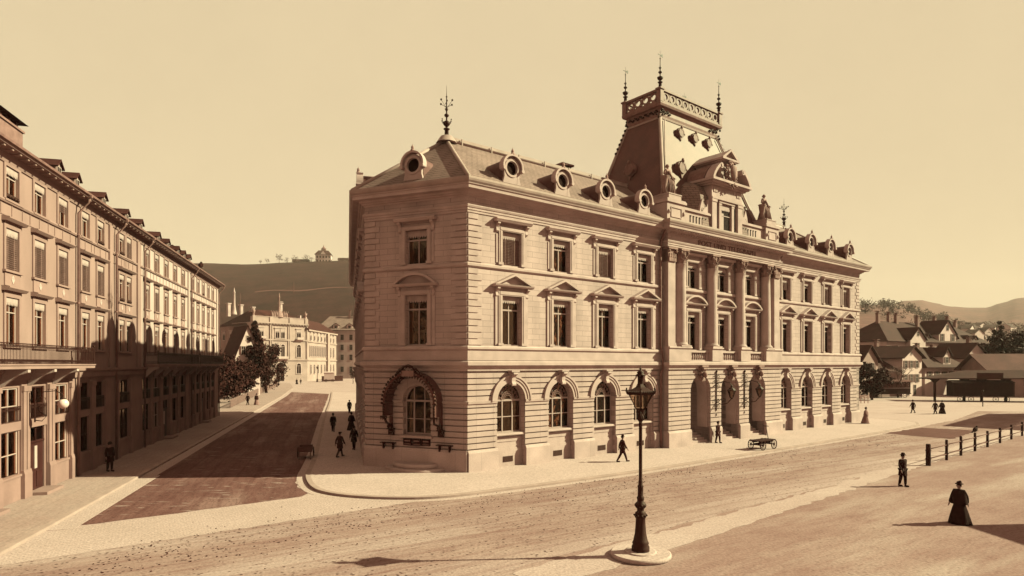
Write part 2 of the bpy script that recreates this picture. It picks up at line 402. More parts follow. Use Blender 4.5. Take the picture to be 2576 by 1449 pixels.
# ================================================================= POST OFFICE
A0 = (-2.69, 38.48); PA = math.atan2(.6261, .7797)
post = root('post_office', (A0[0], A0[1], 0), PA, 'grand three storey stone post office with columns, arched entrances and a tall slate tower', 'post office')
LEN = 54.1; CX = LEN/2; E0, E1 = 18.55, 35.55           # central block
Bp = Vector((-3.57, 6.50)); sdv = Vector((.411, .911)).normalized(); Sp = Bp+sdv*46
back = 12.0
cd = (Vector((0, 0))-Bp).normalized(); CHL = Bp.length
F_MAIN = FR(0, 0, 0); F_CH = FR(Bp.x, Bp.y, math.atan2(cd.y, cd.x))
F_SIDE = FR(Sp.x, Sp.y, math.atan2(-sdv.y, -sdv.x)); F_END = FR(LEN, 0, PI/2)
path0 = [tuple(Sp), tuple(Bp), (0, 0), (LEN, 0), (LEN, back)]
path1 = [tuple(Sp), tuple(Bp), (0, 0), (E0, 0), (E0, -.6), (E1, -.6), (E1, 0), (LEN, 0), (LEN, back)]
WU = [3.4, 7.75, 12.1, 16.4]; WR = [LEN-u for u in WU][::-1]; WC = [22.75, 27.05, 31.35]
SU = [3.0+4.45*i for i in range(10)]                     # side face windows, measured from its far end
# ---- walls
def upper_ops(us, half1=.8, half2=.78): return [(u, half1, 7.86, 11.0, False) for u in us], [(u, half2, 12.95, 15.1, False) for u in us]
def wall_face(T, L, us, skip=None, w=0.0):
    o1, o2 = upper_ops(us)
    spans = [(0, L)] if not skip else [(0, skip[0]), (skip[1], L)]
    for a, b in spans:
        mb = MB(); wall(mb, a, b, 6.85, 12.0, w-.5, w, [o for o in o1 if a < o[0] < b]); wall(mb, a, b, 12.0, 17.2, w-.5, w, [o for o in o2 if a < o[0] < b])
        obj('wall', mb, 'stone', post, T)
wall_face(F_MAIN, LEN, WU+WR, (E0, E1))
mbc = MB(); o1, o2 = upper_ops(WC); wall(mbc, E0, E1, 6.85, 12.0, -.6, -.08, o1); wall(mbc, E0, E1, 12.0, 17.2, -.6, -.08, o2)
obj('wall', mbc, 'stone', post)
wall_face(F_CH, CHL, [CHL-3.55]); wall_face(F_SIDE, 46, SU); wall_face(F_END, back, [])
# ---- ground floor: backing wall, rusticated courses, plinth
GH, GZ = 1.14, 4.36
def ground_face(T, L, us, lo=0.0, w=0.0, skip=None, half=GH, zb=0.0, nm='rusticated_wall'):
    for a, b in ([(lo, L)] if not skip else [(lo, skip[0]), (skip[1], L)]):
        mb = MB(); rb = MB(); im = MB()
        ops = [(u, half, zb, GZ+half, True) for u in us if a < u < b]
        wall(mb, a, b, 0, 6.3, w-.7, w-.10, ops)
        rustic(rb, a, b, 1.5, 6.2, 13, w-.11, w, [(u, half+.48, 4.3, GZ, 0) if False else (u, half, zb, GZ) for u in us if a < u < b])
        cur = a
        for u, h, *_ in sorted(ops)+[(b+half, half)]:
            e = u-h if zb < .5 else b
            if zb >= .5: e = b
            if e > cur: pl = MB(); pl.prof([(w-.1, 0), (w+.14, 0), (w+.14, 1.25), (w+.06, 1.42), (w-.1, 1.42)], cur, e); obj('plinth', pl, 'plinth', post, T)
            cur = u+h
            if zb >= .5: break
        cur = a
        for u, h, *_ in sorted(ops)+[(b+half+.5, half)]:
            e = u-h-.02
            if e > cur: im = MB(); im.prof([(w-.02, 4.2), (w+.07, 4.24), (w+.09, 4.4), (w-.02, 4.42)], cur, min(e, b)); obj('impost_band', im, 'trim', post, T)
            cur = u+h+.02
        obj('backing_wall', mb, 'stone', post, T); obj(nm, rb, 'rustic', post, T)
ground_face(F_MAIN, LEN, WU+WR, skip=(E0, E1)); ground_face(F_SIDE, 46, SU); ground_face(F_CH, CHL, [CHL-3.55], half=1.0, zb=1.55); ground_face(F_END, back, [])
# centre block ground floor with three deep arched entries
CW = .7; CHF = 1.38; CZS = 4.42
mb = MB(); wall(mb, E0, E1, 0, 6.3, -.1, CW-.10, [(u, CHF, 0, CZS+CHF, True) for u in WC]); mb.fb(E0+.01, E0+.5, -.6, -.1, 0, 6.3); mb.fb(E1-.5, E1-.01, -.6, -.1, 0, 6.3)
obj('backing_wall', mb, 'stone', post)
mb = MB(); rustic(mb, E0-.02, E1+.02, 1.5, 6.2, 13, CW-.11, CW, [(u, CHF, 0, CZS) for u in WC]); 
for s in (E0, E1): 
    for k in range(13):
        z = 1.5+k*4.7/13; x = (s-.02, s+.3) if s == E0 else (s-.3, s+.02)
        mb.fb(x[0], x[1], .0, CW-.075, z, z+4.7/13-.055)
obj('rusticated_wall', mb, 'rustic', post)
mb = MB(); edges = [E0-.12]+sum([[u-CHF, u+CHF] for u in WC], [])+[E1+.12]
for i in range(0, len(edges), 2): mb = MB(); mb.prof([(-.1, 0), (CW+.14, 0), (CW+.14, 1.25), (CW+.06, 1.42), (-.1, 1.42)], edges[i], edges[i+1]); obj('plinth', mb, 'plinth', post)
# vestibule behind the arches
mb = MB(); mb.fb(E0+1.2, E1-1.2, -3.4, -3.2, 0, 6.2); mb.fb(E0+1.2, E1-1.2, -3.2, -.12, 6.0, 6.2)
for x in (E0+1.2, (WC[0]+WC[1])/2, (WC[1]+WC[2])/2, E1-1.2): mb.fb(x-.45, x+.45, -3.2, -.12, 0, 6.0)
obj('vestibule', mb, 'stone', post)
mb = MB(); mb.fb(E0+1.65, E1-1.65, -3.19, -1.6, 0, 1.25); obj('vestibule_floor', mb, 'trim', post)
for u in WC:
    mb = MB()
    for k in range(7): mb.fb(u-CHF+.01, u+CHF-.01, -1.6, .74-.33*k, .178*k if k else 0, .178*(k+1))
    obj('entrance_steps', mb, 'trim', post)
    mb = MB(); mb.fb(-.95, .95, -3.18, -3.12, 1.25, 4.1); d = obj('entrance_door', mb, 'door', post, Matrix.Translation((u, 0, 0)))
    mb = MB(); 
    for s in (-1, 1): mb.fb(s*.48-.36, s*.48+.36, -3.12, -3.10, 2.3, 3.7)
    obj('pane', mb, 'glass', d)
mb = MB(); mb.fb(WC[1]-.75, WC[1]-.15, -.9, -.86, 2.5, 3.7); 
mb2 = MB(); mb2.fb((WC[0]+WC[1])/2+.46, (WC[0]+WC[1])/2+.52, -2.4, -1.6, 2.4, 3.7); obj('notice_board', mb2, 'darkwood', post)
# voussoir arch moulding + carved keystones
for u in WC:
    mb = MB(); mb.ring(0, CZS, CHF-.14, CHF, -.55, CW-.3, n=20); 
    for s in (-1, 1): mb.fb(s*(CHF-.07)-.07, s*(CHF-.07)+.07, -.55, CW-.3, 1.4, CZS)
    obj('inner_arch', mb, 'trim', post, Matrix.Translation((u, 0, 0)))
def keystone(big=False):
    mb = MB(); k = 1.35 if big else 1
    mb.prism([(-.20*k, -.25*k), (.20*k, -.25*k), (.27*k, .55*k), (-.27*k, .55*k)], -.05, .16)
    mb.prof([(.14, -.30*k), (.26, -.34*k), (.32, -.22*k), (.24, -.05), (.26, .2), (.40, .38*k), (.42, .52*k), (.14, .58*k)], -.15*k, .15*k)
    mb.lathe(0, 0, [(.085, -.17*k), (.085, .17*k)], 10, T=Matrix.Translation((0, -.40, .44*k)) @ Matrix.Rotation(PI/2, 4, 'Y'))
    mb.lathe(0, 0, [(.065, -.165*k), (.065, .165*k)], 10, T=Matrix.Translation((0, -.25, -.27*k)) @ Matrix.Rotation(PI/2, 4, 'Y'))
    mb.fb(-.32*k, .32*k, -.05, .46, .55*k, .66*k)
    return mb
for u in WC:
    mb = keystone(True); mb.ball((0, -.42, .12), .2, 10, 1.3)
    for s in (-1, 1): mb.ball((s*.26, -.22, .3), .12, 8); mb.ball((s*.24, -.22, -.02), .10, 8); mb.tube([(s*.3, -.15, .5), (s*.45, -.2, .3), (s*.38, -.15, .1)], .06)
    obj('keystone', mb, 'statue', post, Matrix.Translation((u, -CW, 5.68)))

# ---- windows
def casement(pr, w, h, W=-.30, transom=.72, mull=True, bar=.05, arch=False):
    """painted frame, glass: returns frame part"""
    mb = MB(); z0 = .0
    if arch:
        zs = h-w; mb.ring(0, zs, w-.07, w, W-.06, W, n=14)
        top = zs
    else: top = h; mb.fb(-w, w, W-.06, W, h-.07, h)
    mb.fb(-w, w, W-.06, W, 0, .08)
    for s in (-1, 1): mb.fb(s*(w-.035)-.035, s*(w-.035)+.035, W-.06, W, .08, top-(0 if arch else .07))
    tz = h*transom if not arch else zs
    mb.fb(-w+.07, w-.07, W-.05, W+.03, tz-.05, tz+.05)
    if arch:
        for s in (-1, 1): mb.fb(s*w*.36-.035, s*w*.36+.035, W-.05, W+.01, .08, tz-.05)
        mb.fb(-w+.07, w-.07, W-.05, W+.005, tz*.48-.02, tz*.48+.02)
    elif mull: mb.fb(-.035, .035, W-.05, W+.015, .08, tz-.05); mb.fb(-.03, .03, W-.05, W+.005, tz+.05, h-.07)
    f = sub('frame', mb, 'frame', pr)
    g = MB()
    if arch: g.prism([(-w+.03, .03), (w-.03, .03)]+[((w-.03)*math.cos(PI*i/12), zs+(w-.03)*math.sin(PI*i/12)) for i in range(13)], W-.04, W-.03)
    else: g.fb(-w+.03, w-.03, W-.04, W-.03, .03, h-.03)
    sub('pane', g, 'glass', pr); return f
def pelmet(pr, w, h, W=-.14, d=.32):
    mb = MB(); mb.fb(-w+.01, w-.01, W-.03, W, h-d, h-.01)
    n = 9; t = 2*(w-.01)/n
    for i in range(n):
        a = -w+.01+i*t; mb.prism([(a, h-d+.002), (a+t, h-d+.002), (a+t*.8, h-d-.10), (a+t*.5, h-d-.15), (a+t*.2, h-d-.10)], W-.02, W-.005)
    sub('pelmet', mb, 'pelmet', pr)
def slats(pr, w, z0, z1, W=-.18, tilt=.03, sag=0.0):
    mb = MB(); n = int((z1-z0)/.095)
    for i in range(n):
        z = z1-(i+.5)*(z1-z0)/n
        mb.prof([(W-.03, z-.005-tilt), (W+.03, z+.0+tilt), (W+.03, z+.012+tilt), (W-.03, z+.007-tilt)], -w+.03, w-.03)
    for s in (-.5, .5): mb.fb(s*w-.012, s*w+.012, W-.012, W+.034, z0, z1)
    sub('blind', mb, 'blind', pr)
def curtains(pr, w, z0, z1, frac=.45, W=-.42, both=True):
    mb = MB()
    for s in ((-1, 1) if both else (-1,)):
        vs = []; n = 12; x0 = s*(w-.03); x1 = s*(w-.03)*(1-frac)
        for i in range(n+1):
            t = i/n; x = x0+(x1-x0)*t; y = -W+.04*math.sin(t*PI*6)
            vs += [(x, y, z0), (x*(1 if t < .5 else 1), y, z1)]
        mb.add(vs, [(2*i, 2*i+2, 2*i+3, 2*i+1) for i in range(n)])
    sub('curtain', mb, 'curtain', pr)
def console(mb, x, z, h=.62, d=.32, b=.10):
    mb.prof([(0, z-h), (.07, z-h), (.13, z-h+.08), (.09, z-h*.55), (.16, z-h*.35), (d, z-.12), (d, z), (0, z)], x-b, x+b)
PROTO = {}
def first_floor(ped, state):
    w, h = .8, 3.14; mb = MB()
    for s in (-1, 1):
        mb.fb(s*(w+.15)-.15, s*(w+.15)+.15, 0, .12, .0, h); mb.fb(s*(w+.15)-.05, s*(w+.15)+.1, .12, .15, .0, h)
        mb.fb(s*(w+.15)-.2, s*(w+.15)+.2, 0, .16, -.02, .14); mb.fb(s*(w+.42)-.11, s*(w+.42)+.11, 0, .07, .0, h+.1)
    mb.fb(-w-.3, w+.3, 0, .12, h, h+.28); mb.fb(-w-.2, w+.2, .12, .15, h+.06, h+.26)
    mb.fb(-w-.55, w+.55, 0, .08, h+.28, h+.52)
    mb.fb(-w+.12, w-.12, .08, .11, h+.34, h+.36); mb.fb(-w+.12, w-.12, .08, .11, h+.46, h+.48)
    for i in range(9): mb.fb(-.66+i*.165-.03, -.66+i*.165+.03, .08, .115, h+.37, h+.45)
    for s in (-1, 1): console(mb, s*(w+.42), h+.52)
    z = h+.52
    mb.prof([(0, z), (.36, z), (.42, z+.07), (.46, z+.16), (0, z+.16)], -w-.78, w+.78)
    z += .16
    if ped == 'tri':
        W_ = w+.78; a = .72
        mb.prism([(-W_+.25, z), (W_-.25, z), (0, z+a-.16)], 0, .12)
        mb.prism([(-W_, z), (-W_+.28, z), (0, z+a-.15), (0, z+a)], 0, .46); mb.prism([(W_, z), (W_-.28, z), (0, z+a-.15), (0, z+a)], 0, .46)
    else:
        W_ = w+.74; a = .68; Rr = (W_*W_+a*a)/(2*a); zc = z+a-Rr; th = math.asin(W_/Rr)
        n = 14; out = [(Rr*math.sin(-th+2*th*i/n), zc+Rr*math.cos(-th+2*th*i/n)) for i in range(n+1)]
        R2 = Rr-.15; t2 = math.acos(min(1, (z-zc)/R2)); inn = [(R2*math.sin(-t2+2*t2*i/n), zc+R2*math.cos(-t2+2*t2*i/n)) for i in range(n+1)]
        for i in range(n): mb.prism([out[i], out[i+1], inn[i+1], inn[i]], 0, .46)
        mb.prism(inn, 0, .10)
    p = obj('window', mb, 'trim', post)
    casement(p, w, h); pelmet(p, w, h)
    if 'b' in state: slats(p, w, h*.35, h-.3)
    if 'c' in state: curtains(p, w, .1, h-.1, .38)
    if 'f' in state: curtains(p, w, .1, h-.1, .95)
    return p
def second_floor(state, plain=False):
    w, h = .78, 2.12; mb = MB()
    for s in (-1, 1):
        mb.fb(s*(w+.14)-.14, s*(w+.14)+.14, 0, .10, .0, h); mb.fb(s*(w+.14)-.04, s*(w+.14)+.09, .10, .13, .0, h)
        mb.fb(s*(w+.14)-.19, s*(w+.14)+.19, 0, .14, -.02, .14)
        mb.fb(s*(w+.38)-.09, s*(w+.38)+.09, 0, .05, .1, h-.2)
        console(mb, s*(w+.40), h+.52, .62, .30)
    mb.fb(-w-.28, w+.28, 0, .10, h, h+.24); mb.fb(-w-.18, w+.18, .10, .13, h+.05, h+.22)
    z = h+.52
    mb.prof([(0, z), (.34, z), (.38, z+.06), (.44, z+.14), (.44, z+.2), (0, z+.22)], -w-.68, w+.68)
    p = obj('window', mb, 'trim', post)
    casement(p, w, h); pelmet(p, w, h)
    if 'b' in state: slats(p, w, .05, h-.3)
    if 'h' in state: slats(p, w, h*.45, h-.3)
    if 'f' in state: curtains(p, w, .1, h-.1, .62, W=-.37, both=False)
    if 'c' in state: curtains(p, w, .1, h-.1, .42)
    return p
def grille(mb, r, W):
    for k in range(1, 4): mb.ring(0, 0, r*k/4, r*k/4+.02, W-.015, W+.015, n=12)
    for i in range(8):
        a = PI*(i+.5)/8; mb.tube([(r*.25*math.cos(a), -W, r*.25*math.sin(a)), (r*.95*math.cos(a), -W, r*.95*math.sin(a))], .012, 4)
        for q in (.42, .72):
            c = (r*q*math.cos(a), r*q*math.sin(a)); mb.ring(c[0], c[1], .07, .095, W-.015, W+.015, 0, 2*PI, 8)
def ground_win(state):
    # origin on the wall face at ground level, opening half GH, arch springing GZ
    mb = MB()
    mb.ring(0, GZ, GH+.005, GH+.20, -.03, .05, n=20); mb.ring(0, GZ, GH+.20, GH+.36, -.03, .10, n=20); mb.ring(0, GZ, GH+.36, GH+.48, -.03, .15, n=20)
    p = obj('window', mb, 'trim', post)
    k = keystone(); sub('keystone', k, 'trim', p, Matrix.Translation((0, 0, 5.62)))
    ap = MB(); ap.fb(-GH, GH, -.62, -.30, 0, 1.30); ap.fb(-GH, GH, -.62, -.34, 1.30, 2.1); ap.prof([(-.6, 2.1), (-.10, 2.1), (-.06, 2.16), (-.10, 2.27), (-.6, 2.30)], -GH, GH)
    ap.fb(-GH+.0, GH-.0, -.34, -.30, 1.72, 2.02)
    sub('apron', ap, 'plinth', p)
    v = MB(); v.fb(-.45, .35, -.31, -.275, .42, .78); sub('cellar_vent', v, 'iron', p)
    f = MB(); W = -.45; w = GH; zs = GZ
    f.ring(0, zs, w-.09, w, W-.08, W, n=16); f.fb(-w, w, W-.08, W, 2.30, 2.38)
    for s in (-1, 1): f.fb(s*(w-.045)-.045, s*(w-.045)+.045, W-.08, W, 2.38, zs); f.fb(s*w*.36-.04, s*w*.36+.04, W-.06, W+.02, 2.38, zs-.05)
    f.fb(-w+.09, w-.09, W-.06, W+.04, zs-.06, zs+.06); f.fb(-w+.09, w-.09, W-.05, W+.01, 3.28, 3.33)
    for s in (-1, 1): f.fb(s*w*.36-.025, s*w*.36+.025, W-.06, W, zs+.06, zs+w*.93)
    fr = sub('frame', f, 'frame', p)
    g = MB(); g.prism([(-w+.04, 2.32), (w-.04, 2.32)]+[((w-.04)*math.cos(PI*i/14), zs+(w-.04)*math.sin(PI*i/14)) for i in range(15)], W-.05, W-.04)
    sub('pane', g, 'glass', p)
    gr = MB(); grille(gr, w-.1, W+.07); sub('grille', gr, 'blind', p, Matrix.Translation((0, 0, zs+.05)))
    if 'c' in state:
        c = MB(); c.fb(-w*.33, w*.3, W-.14, W-.12, 2.4, 3.2); sub('curtain', c, 'blind', p)
    return p
def put(kind, state, T, u, w=0.0):
    key = (kind, state)
    z = {'g': 0, 't': 7.86, 's': 7.86, 'h': 12.95}[kind]
    TT = T @ Matrix.Translation((u, -w, z))
    if key not in PROTO:
        p = {'g': lambda: ground_win(state), 't': lambda: first_floor('tri', state), 's': lambda: first_floor('seg', state), 'h': lambda: second_floor(state)}[kind]()
        PROTO[key] = p; p.matrix_local = TT; return p
    return copy_thing(PROTO[key], TT, post)
for u, a, b, c in zip(WU, ['', '', 'c', 'c'], ['', 'c', 'c', 'f'], ['b', 'f', 'b', 'f']): put('g', a, F_MAIN, u); put('t', b, F_MAIN, u); put('h', c, F_MAIN, u)
for u, a, b, c in zip(WR, ['', 'c', '', ''], ['c', '', 'c', ''], ['h', 'f', 'b', 'b']): put('g', a, F_MAIN, u); put('t', b, F_MAIN, u); put('h', c, F_MAIN, u)
for u, b, c in zip(WC, ['f', 'c', ''], ['', '', 'f']): put('s', b, F_MAIN, u, -.08); put('h', c, F_MAIN, u, -.08)
put('s', 'c', F_CH, CHL-3.55); put('h', 'c', F_CH, CHL-3.55)
for i, u in enumerate(SU): put('g', '', F_SIDE, u); put('t', 'c' if i % 3 else '', F_SIDE, u); put('h', 'b' if i % 2 else 'c', F_SIDE, u)
# chamfer ground window: plain arched window set high
mb = MB(); xc = CHL-3.55
mb.ring(0, GZ, 1.0, 1.18, -.03, .05, n=18); mb.ring(0, GZ, 1.18, 1.5, -.03, .02, n=18); mb.prof([(-.5, 2.05), (.16, 2.05), (.2, 2.2), (-.5, 2.25)], -1.15, 1.15)
cwin = obj('window', mb, 'rustic', post, F_CH @ Matrix.Translation((xc, 0, 0)))
mb = MB(); W = -.35; w = 1.0; zs = GZ
mb.ring(0, zs, w-.08, w, W-.08, W, n=16); mb.fb(-w, w, W-.08, W, 2.25, 2.35); mb.fb(-w+.08, w-.08, W-.06, W+.03, zs-.06, zs+.06); mb.fb(-w+.08, w-.08, W-.05, W+.01, 3.2, 3.24)
for s in (-1, 1): mb.fb(s*(w-.04)-.04, s*(w-.04)+.04, W-.08, W, 2.35, zs); mb.fb(s*.38-.045, s*.38+.045, W-.06, W+.02, 2.35, zs-.06); mb.fb(s*.38-.03, s*.38+.03, W-.06, W, zs+.06, zs+.88)
sub('frame', mb, 'frame', cwin)
mb = MB(); mb.prism([(-.96, 2.3), (.96, 2.3)]+[(.96*math.cos(PI*i/14), zs+.96*math.sin(PI*i/14)) for i in range(15)], W-.05, W-.04); sub('pane', mb, 'glass', cwin)
mb = MB(); mb.fb(-1.0, 1.0, -.7, -.06, 1.55, 2.04); sub('apron', mb, 'stone', cwin)
mb = MB()
for i in range(3):
    x = -.66+i*.66; mb.fb(x-.3, x+.3, -.05, .03, 1.58, 2.0)
sub('letter_box', mb, 'darkwood', cwin)
mb = MB()
for i in range(3):
    x = -.66+i*.66; mb.fb(x-.2, x+.2, .03, .045, 1.82, 1.88); mb.fb(x-.25, x+.25, .03, .04, 1.64, 1.67)
sub('letter_slot', mb, 'blind', cwin)
# arched canopy hood over the corner window
mb = MB(); hw = 1.00; r0, r1 = 1.72, 1.86
mb.ring(0, 4.25, r0, r1, .02, hw, n=26, ez=1.04)
for i in range(13): 
    a = PI*(i)/12; mb.ring(0, 4.25, r0-.07, r0, .02, hw, a-.02, a+.02, 1, ez=1.04)
for s in (-1, 1):
    mb.fb(s*1.79-.07, s*1.79+.07, .02, hw, 3.45, 4.25)
    mb.prism([(s*1.79-.07, 3.45), (s*1.79+.07, 3.45), (s*1.79+.07, 2.6), (s*1.79-.07, 2.6)], .02, .22)
can = obj('corner_canopy', mb, 'oldmetal', post, F_CH @ Matrix.Translation((xc, 0, 0)))
mb = MB()
for i in range(27):
    a = PI*i/26; mb.ball(((r1+.06)*math.cos(a), -hw, 4.25+(r1+.06)*1.04*math.sin(a)), .085, 6)
for i in range(26):
    a = PI*(i+.5)/26; mb.prism([((r0+.0)*math.cos(a)-.09, 4.25+r0*1.04*math.sin(a)), ((r0-.22)*math.cos(a), 4.25+(r0-.22)*1.04*math.sin(a)), (r0*math.cos(a)+.09, 4.25+r0*1.04*math.sin(a))], hw-.03, hw)
for s in (-1, 1):
    for k in range(5): mb.ball((s*1.79, -hw+.02, 3.5+k*.17), .09, 6)
    for k in range(4): mb.prism([(s*1.79-.26+k*.13, 3.46), (s*1.79-.13+k*.13, 3.46), (s*1.79-.195+k*.13, 3.2)], hw-.04, hw)
    mb.tube([(s*1.79, -hw, 3.4), (s*1.7, -.8, 3.05), (s*1.75, -.45, 2.9), (s*1.79, -.2, 2.5), (s*1.79, -.1, 2.3)], .07)
    mb.ball((s*1.79, -.28, 2.75), .2, 8); mb.fb(s*1.79-.25, s*1.79+.25, .02, .28, 2.55, 2.62); mb.fb(s*1.79-.18, s*1.79+.18, .02, .2, 2.2, 2.55)
    mb.tube([(s*.9, -hw, 5.95), (s*.6, -hw-.05, 6.35), (s*.25, -hw, 6.3), (s*.35, -hw, 6.1)], .07)
mb.tube([(-.7, -hw, 6.2), (-.3, -hw, 6.5), (0, -hw, 6.6), (.3, -hw, 6.5), (.7, -hw, 6.2)], .08)
for i in range(11): mb.ball((-.75+i*.15, -hw-.03, 6.15+.35*math.sin(PI*i/10)+.08*(i % 2)), .085, 6)
sub('canopy_ornament', mb, 'iron', can)
mb = MB(); mb.fb(-.42, .42, hw+.02, hw+.08, 5.92, 6.28); sub('name_plaque', mb, 'blind', can)
for s in (-1, 1): 
    c = s*2.05 if s > 0 else -2.0
    mb = MB(); mb.fb(c-.55, c+.55, .05, .28, 1.66, 1.72)
    for q in (-.35, .35): mb.prism([(c+q-.04, 1.3), (c+q+.04, 1.3), (c+q+.05, 1.66), (c+q-.05, 1.66)], .03, .2)
    obj('writing_shelf', mb, 'darkwood', post, F_CH @ Matrix.Translation((xc, 0, 0)))
mb = MB(); 
mb.lathe(0, 0, [(2.0, 0), (2.06, .05), (2.06, .24), (1.98, .28)], 36, PI, 2*PI, 1, .62); mb.lathe(0, 0, [(1.48, .27), (1.54, .32), (1.54, .50), (1.46, .54)], 36, PI, 2*PI, 1, .62)
obj('corner_steps', mb, 'trim', post, F_CH @ Matrix.Translation((xc, -.15, 0)))
# ---- string courses, cornices
def course(nm, pr, pth=path1, m='trim'): mb = MB(); mb.sweep(pth, pr); return obj(nm, mb, m, post)
path2 = [tuple(Sp), tuple(Bp), (0, 0), (E0, 0), (E0, -CW), (E1, -CW), (E1, 0), (LEN, 0), (LEN, back)]
course('string_course', [(-.2, 6.25), (.05, 6.25), (.08, 6.42), (.22, 6.56), (.30, 6.60), (.30, 6.80), (.22, 6.86), (-.2, 6.90)], path2)
course('band', [(-.1, 6.9), (.10, 6.9), (.10, 7.52), (-.1, 7.52)], path0)
course('sill_course', [(-.1, 7.52), (.12, 7.52), (.20, 7.60), (.20, 7.72), (.12, 7.80), (-.1, 7.80)], path0)
course('sill_course', [(-.1, 12.58), (.06, 12.58), (.13, 12.66), (.13, 12.80), (.06, 12.86), (-.1, 12.86)], path0)
course('architrave', [(-.1, 15.90), (.05, 15.90), (.05, 16.04), (.09, 16.05), (.09, 16.18), (.13, 16.20), (.17, 16.30), (.17, 16.36), (-.1, 16.36)])
course('frieze', [(-.1, 16.36), (.03, 16.36), (.03, 16.82), (-.1, 16.82)], path1, 'stone')
course('cornice', [(-.2, 16.82), (.06, 16.82), (.10, 16.90), (.22, 16.95), (.26, 17.02), (.34, 17.03), (.42, 17.14), (.80, 17.16), (.82, 17.36), (.88, 17.38), (.90, 17.44), (-.2, 17.46)])
course('gutter', [(-.2, 17.46), (.90, 17.46), (.96, 17.54), (1.0, 17.66), (1.0, 17.78), (.86, 17.78), (.80, 17.70), (-.2, 17.70)], path1, 'lead')
mb = MB()
x = E0+.1
while x < E1: mb.fb(x, x+.13, .60, .60+.30, 16.90, 17.01); mb.ball((x+.065, -1.28, 17.08), .055, 6); x += .33
obj('dentils', mb, 'trim', post)
# quoins
def quoins(T, x0, x1, flip=False):
    mb = MB(); 
    for z0, z1 in ((7.82, 12.56), (12.90, 15.88)):
        n = round((z1-z0)/.39); h = (z1-z0)/n
        for k in range(n):
            L = (x1-x0) if k % 2 == 0 else (x1-x0)*.72
            a, b = (x0, x0+L) if not flip else (x1-L, x1)
            mb.prof([(0, z0+k*h+.03), (.05, z0+k*h+.04), (.05, z0+(k+1)*h-.04), (0, z0+(k+1)*h-.03)], a, b)
    obj('quoins', mb, 'trim', post, T)
quoins(F_MAIN, 0.03, 1.05); quoins(F_MAIN, LEN-1.05, LEN-.03, True); quoins(F_CH, .03, 1.1); quoins(F_CH, CHL-1.1, CHL-.03, True); quoins(F_SIDE, 45, 45.97, True); quoins(F_END, .03, 1.05)
# ---- centre block: pilasters, columns, pedestals, balustrades, entablature body
def capital(mb, x, y, z, r, sq=False):
    T = Matrix.Translation((x, y, z))
    if sq: mb.box(-r, r, -r*.2, r*.8, 0, .95, T)
    else: mb.lathe(0, 0, [(r*.98, 0), (r*.94, .5), (r*1.1, .85), (r*1.25, .98)], 16, T=T)
    def leaf(a, zz, h, w_, out, rr):
        c, s_ = math.cos(a), math.sin(a); px, py = -s_, c; vs = []
        for t, q, ww in ((0, 0, 1), (.5, .25, 1.0), (.85, .7, .8), (1, 1, .45), (.86, 1.15, .2)):
            R_ = rr+out*q
            for e in (-1, 1): vs.append((c*R_+px*e*w_*ww, s_*R_+py*e*w_*ww, zz+h*t))
        mb.add(vs, [(2*i, 2*i+1, 2*i+3, 2*i+2) for i in range(4)], False, T)
        mb.ball((x+c*(rr+out*1.02), y+s_*(rr+out*1.02), z+zz+h*.9), w_*.42, 6)
    if not sq:
        for i in range(8): leaf(2*PI*i/8, .02, .38, .13, .16, r*.97); leaf(2*PI*(i+.5)/8, .05, .66, .12, .20, r*.97)
    else:
        for i in range(4):
            X = -r+r*.25+i*r*.5; mb.ball((x+X, y-r*.28, z+.36), .10, 6); mb.prism([(X-.11, 0.02), (X+.11, 0.02), (X+.09, .36), (X-.09, .36)], r*.2, r*.2+.1, T); mb.prism([(X-.02, .3), (X+.16, .3), (X+.13, .66), (X, .66)], r*.2, r*.2+.06, T)
    for sx in (-1, 1):
        for sy in ((-1, 1) if not sq else (-1,)):
            mb.ball((x+sx*r*1.0, y+(sy*r*1.0 if not sq else -r*.4), z+.82), .13, 8)
    a = r*1.28
    if sq: mb.box(-a, a, -r*.55, r*.8, .98, 1.12, T)
    else: mb.box(-a, a, -a, a, .98, 1.12, T)
CZ0, CZ1 = 8.05, 14.72
for u in (20.6, 24.9, 29.2, 33.5):
    mb = MB(); r = .47; yc = -.28
    mb.lathe(u, yc, [(r, CZ0+.34)]+[(r*(1-.14*(i/10)**1.6), CZ0+.34+(CZ1-CZ0-.40)*i/10) for i in range(1, 11)]+[(r*.93, CZ1-.04), (r*.93, CZ1)], 28)
    c = obj('column', mb, 'trim', post)
    mb = MB(); mb.box(u-.66, u+.66, yc-.62, yc+.36, CZ0, CZ0+.12); mb.lathe(u, yc, [(.62, CZ0+.12), (.65, CZ0+.18), (.60, CZ0+.24), (.53, CZ0+.26), (.56, CZ0+.31), (.50, CZ0+.35)], 24); sub('column_base', mb, 'trim', c)
    mb = MB(); capital(mb, u, yc, CZ1, .42); sub('capital', mb, 'statue', c)
for u in (19.1, 35.0):
    mb = MB(); mb.fb(u-.45, u+.45, -.1, .58, CZ0+.3, CZ1); c = obj('pilaster', mb, 'trim', post)
    mb = MB(); mb.fb(u-.52, u+.52, -.1, .66, CZ0, CZ0+.14); mb.fb(u-.49, u+.49, -.1, .62, CZ0+.14, CZ0+.3); sub('column_base', mb, 'trim', c)
    mb = MB(); capital(mb, u, -.50, CZ1, .45, True); mb.fb(u-.45, u+.45, -.1, .5, CZ1, 15.75); sub('capital', mb, 'statue', c)
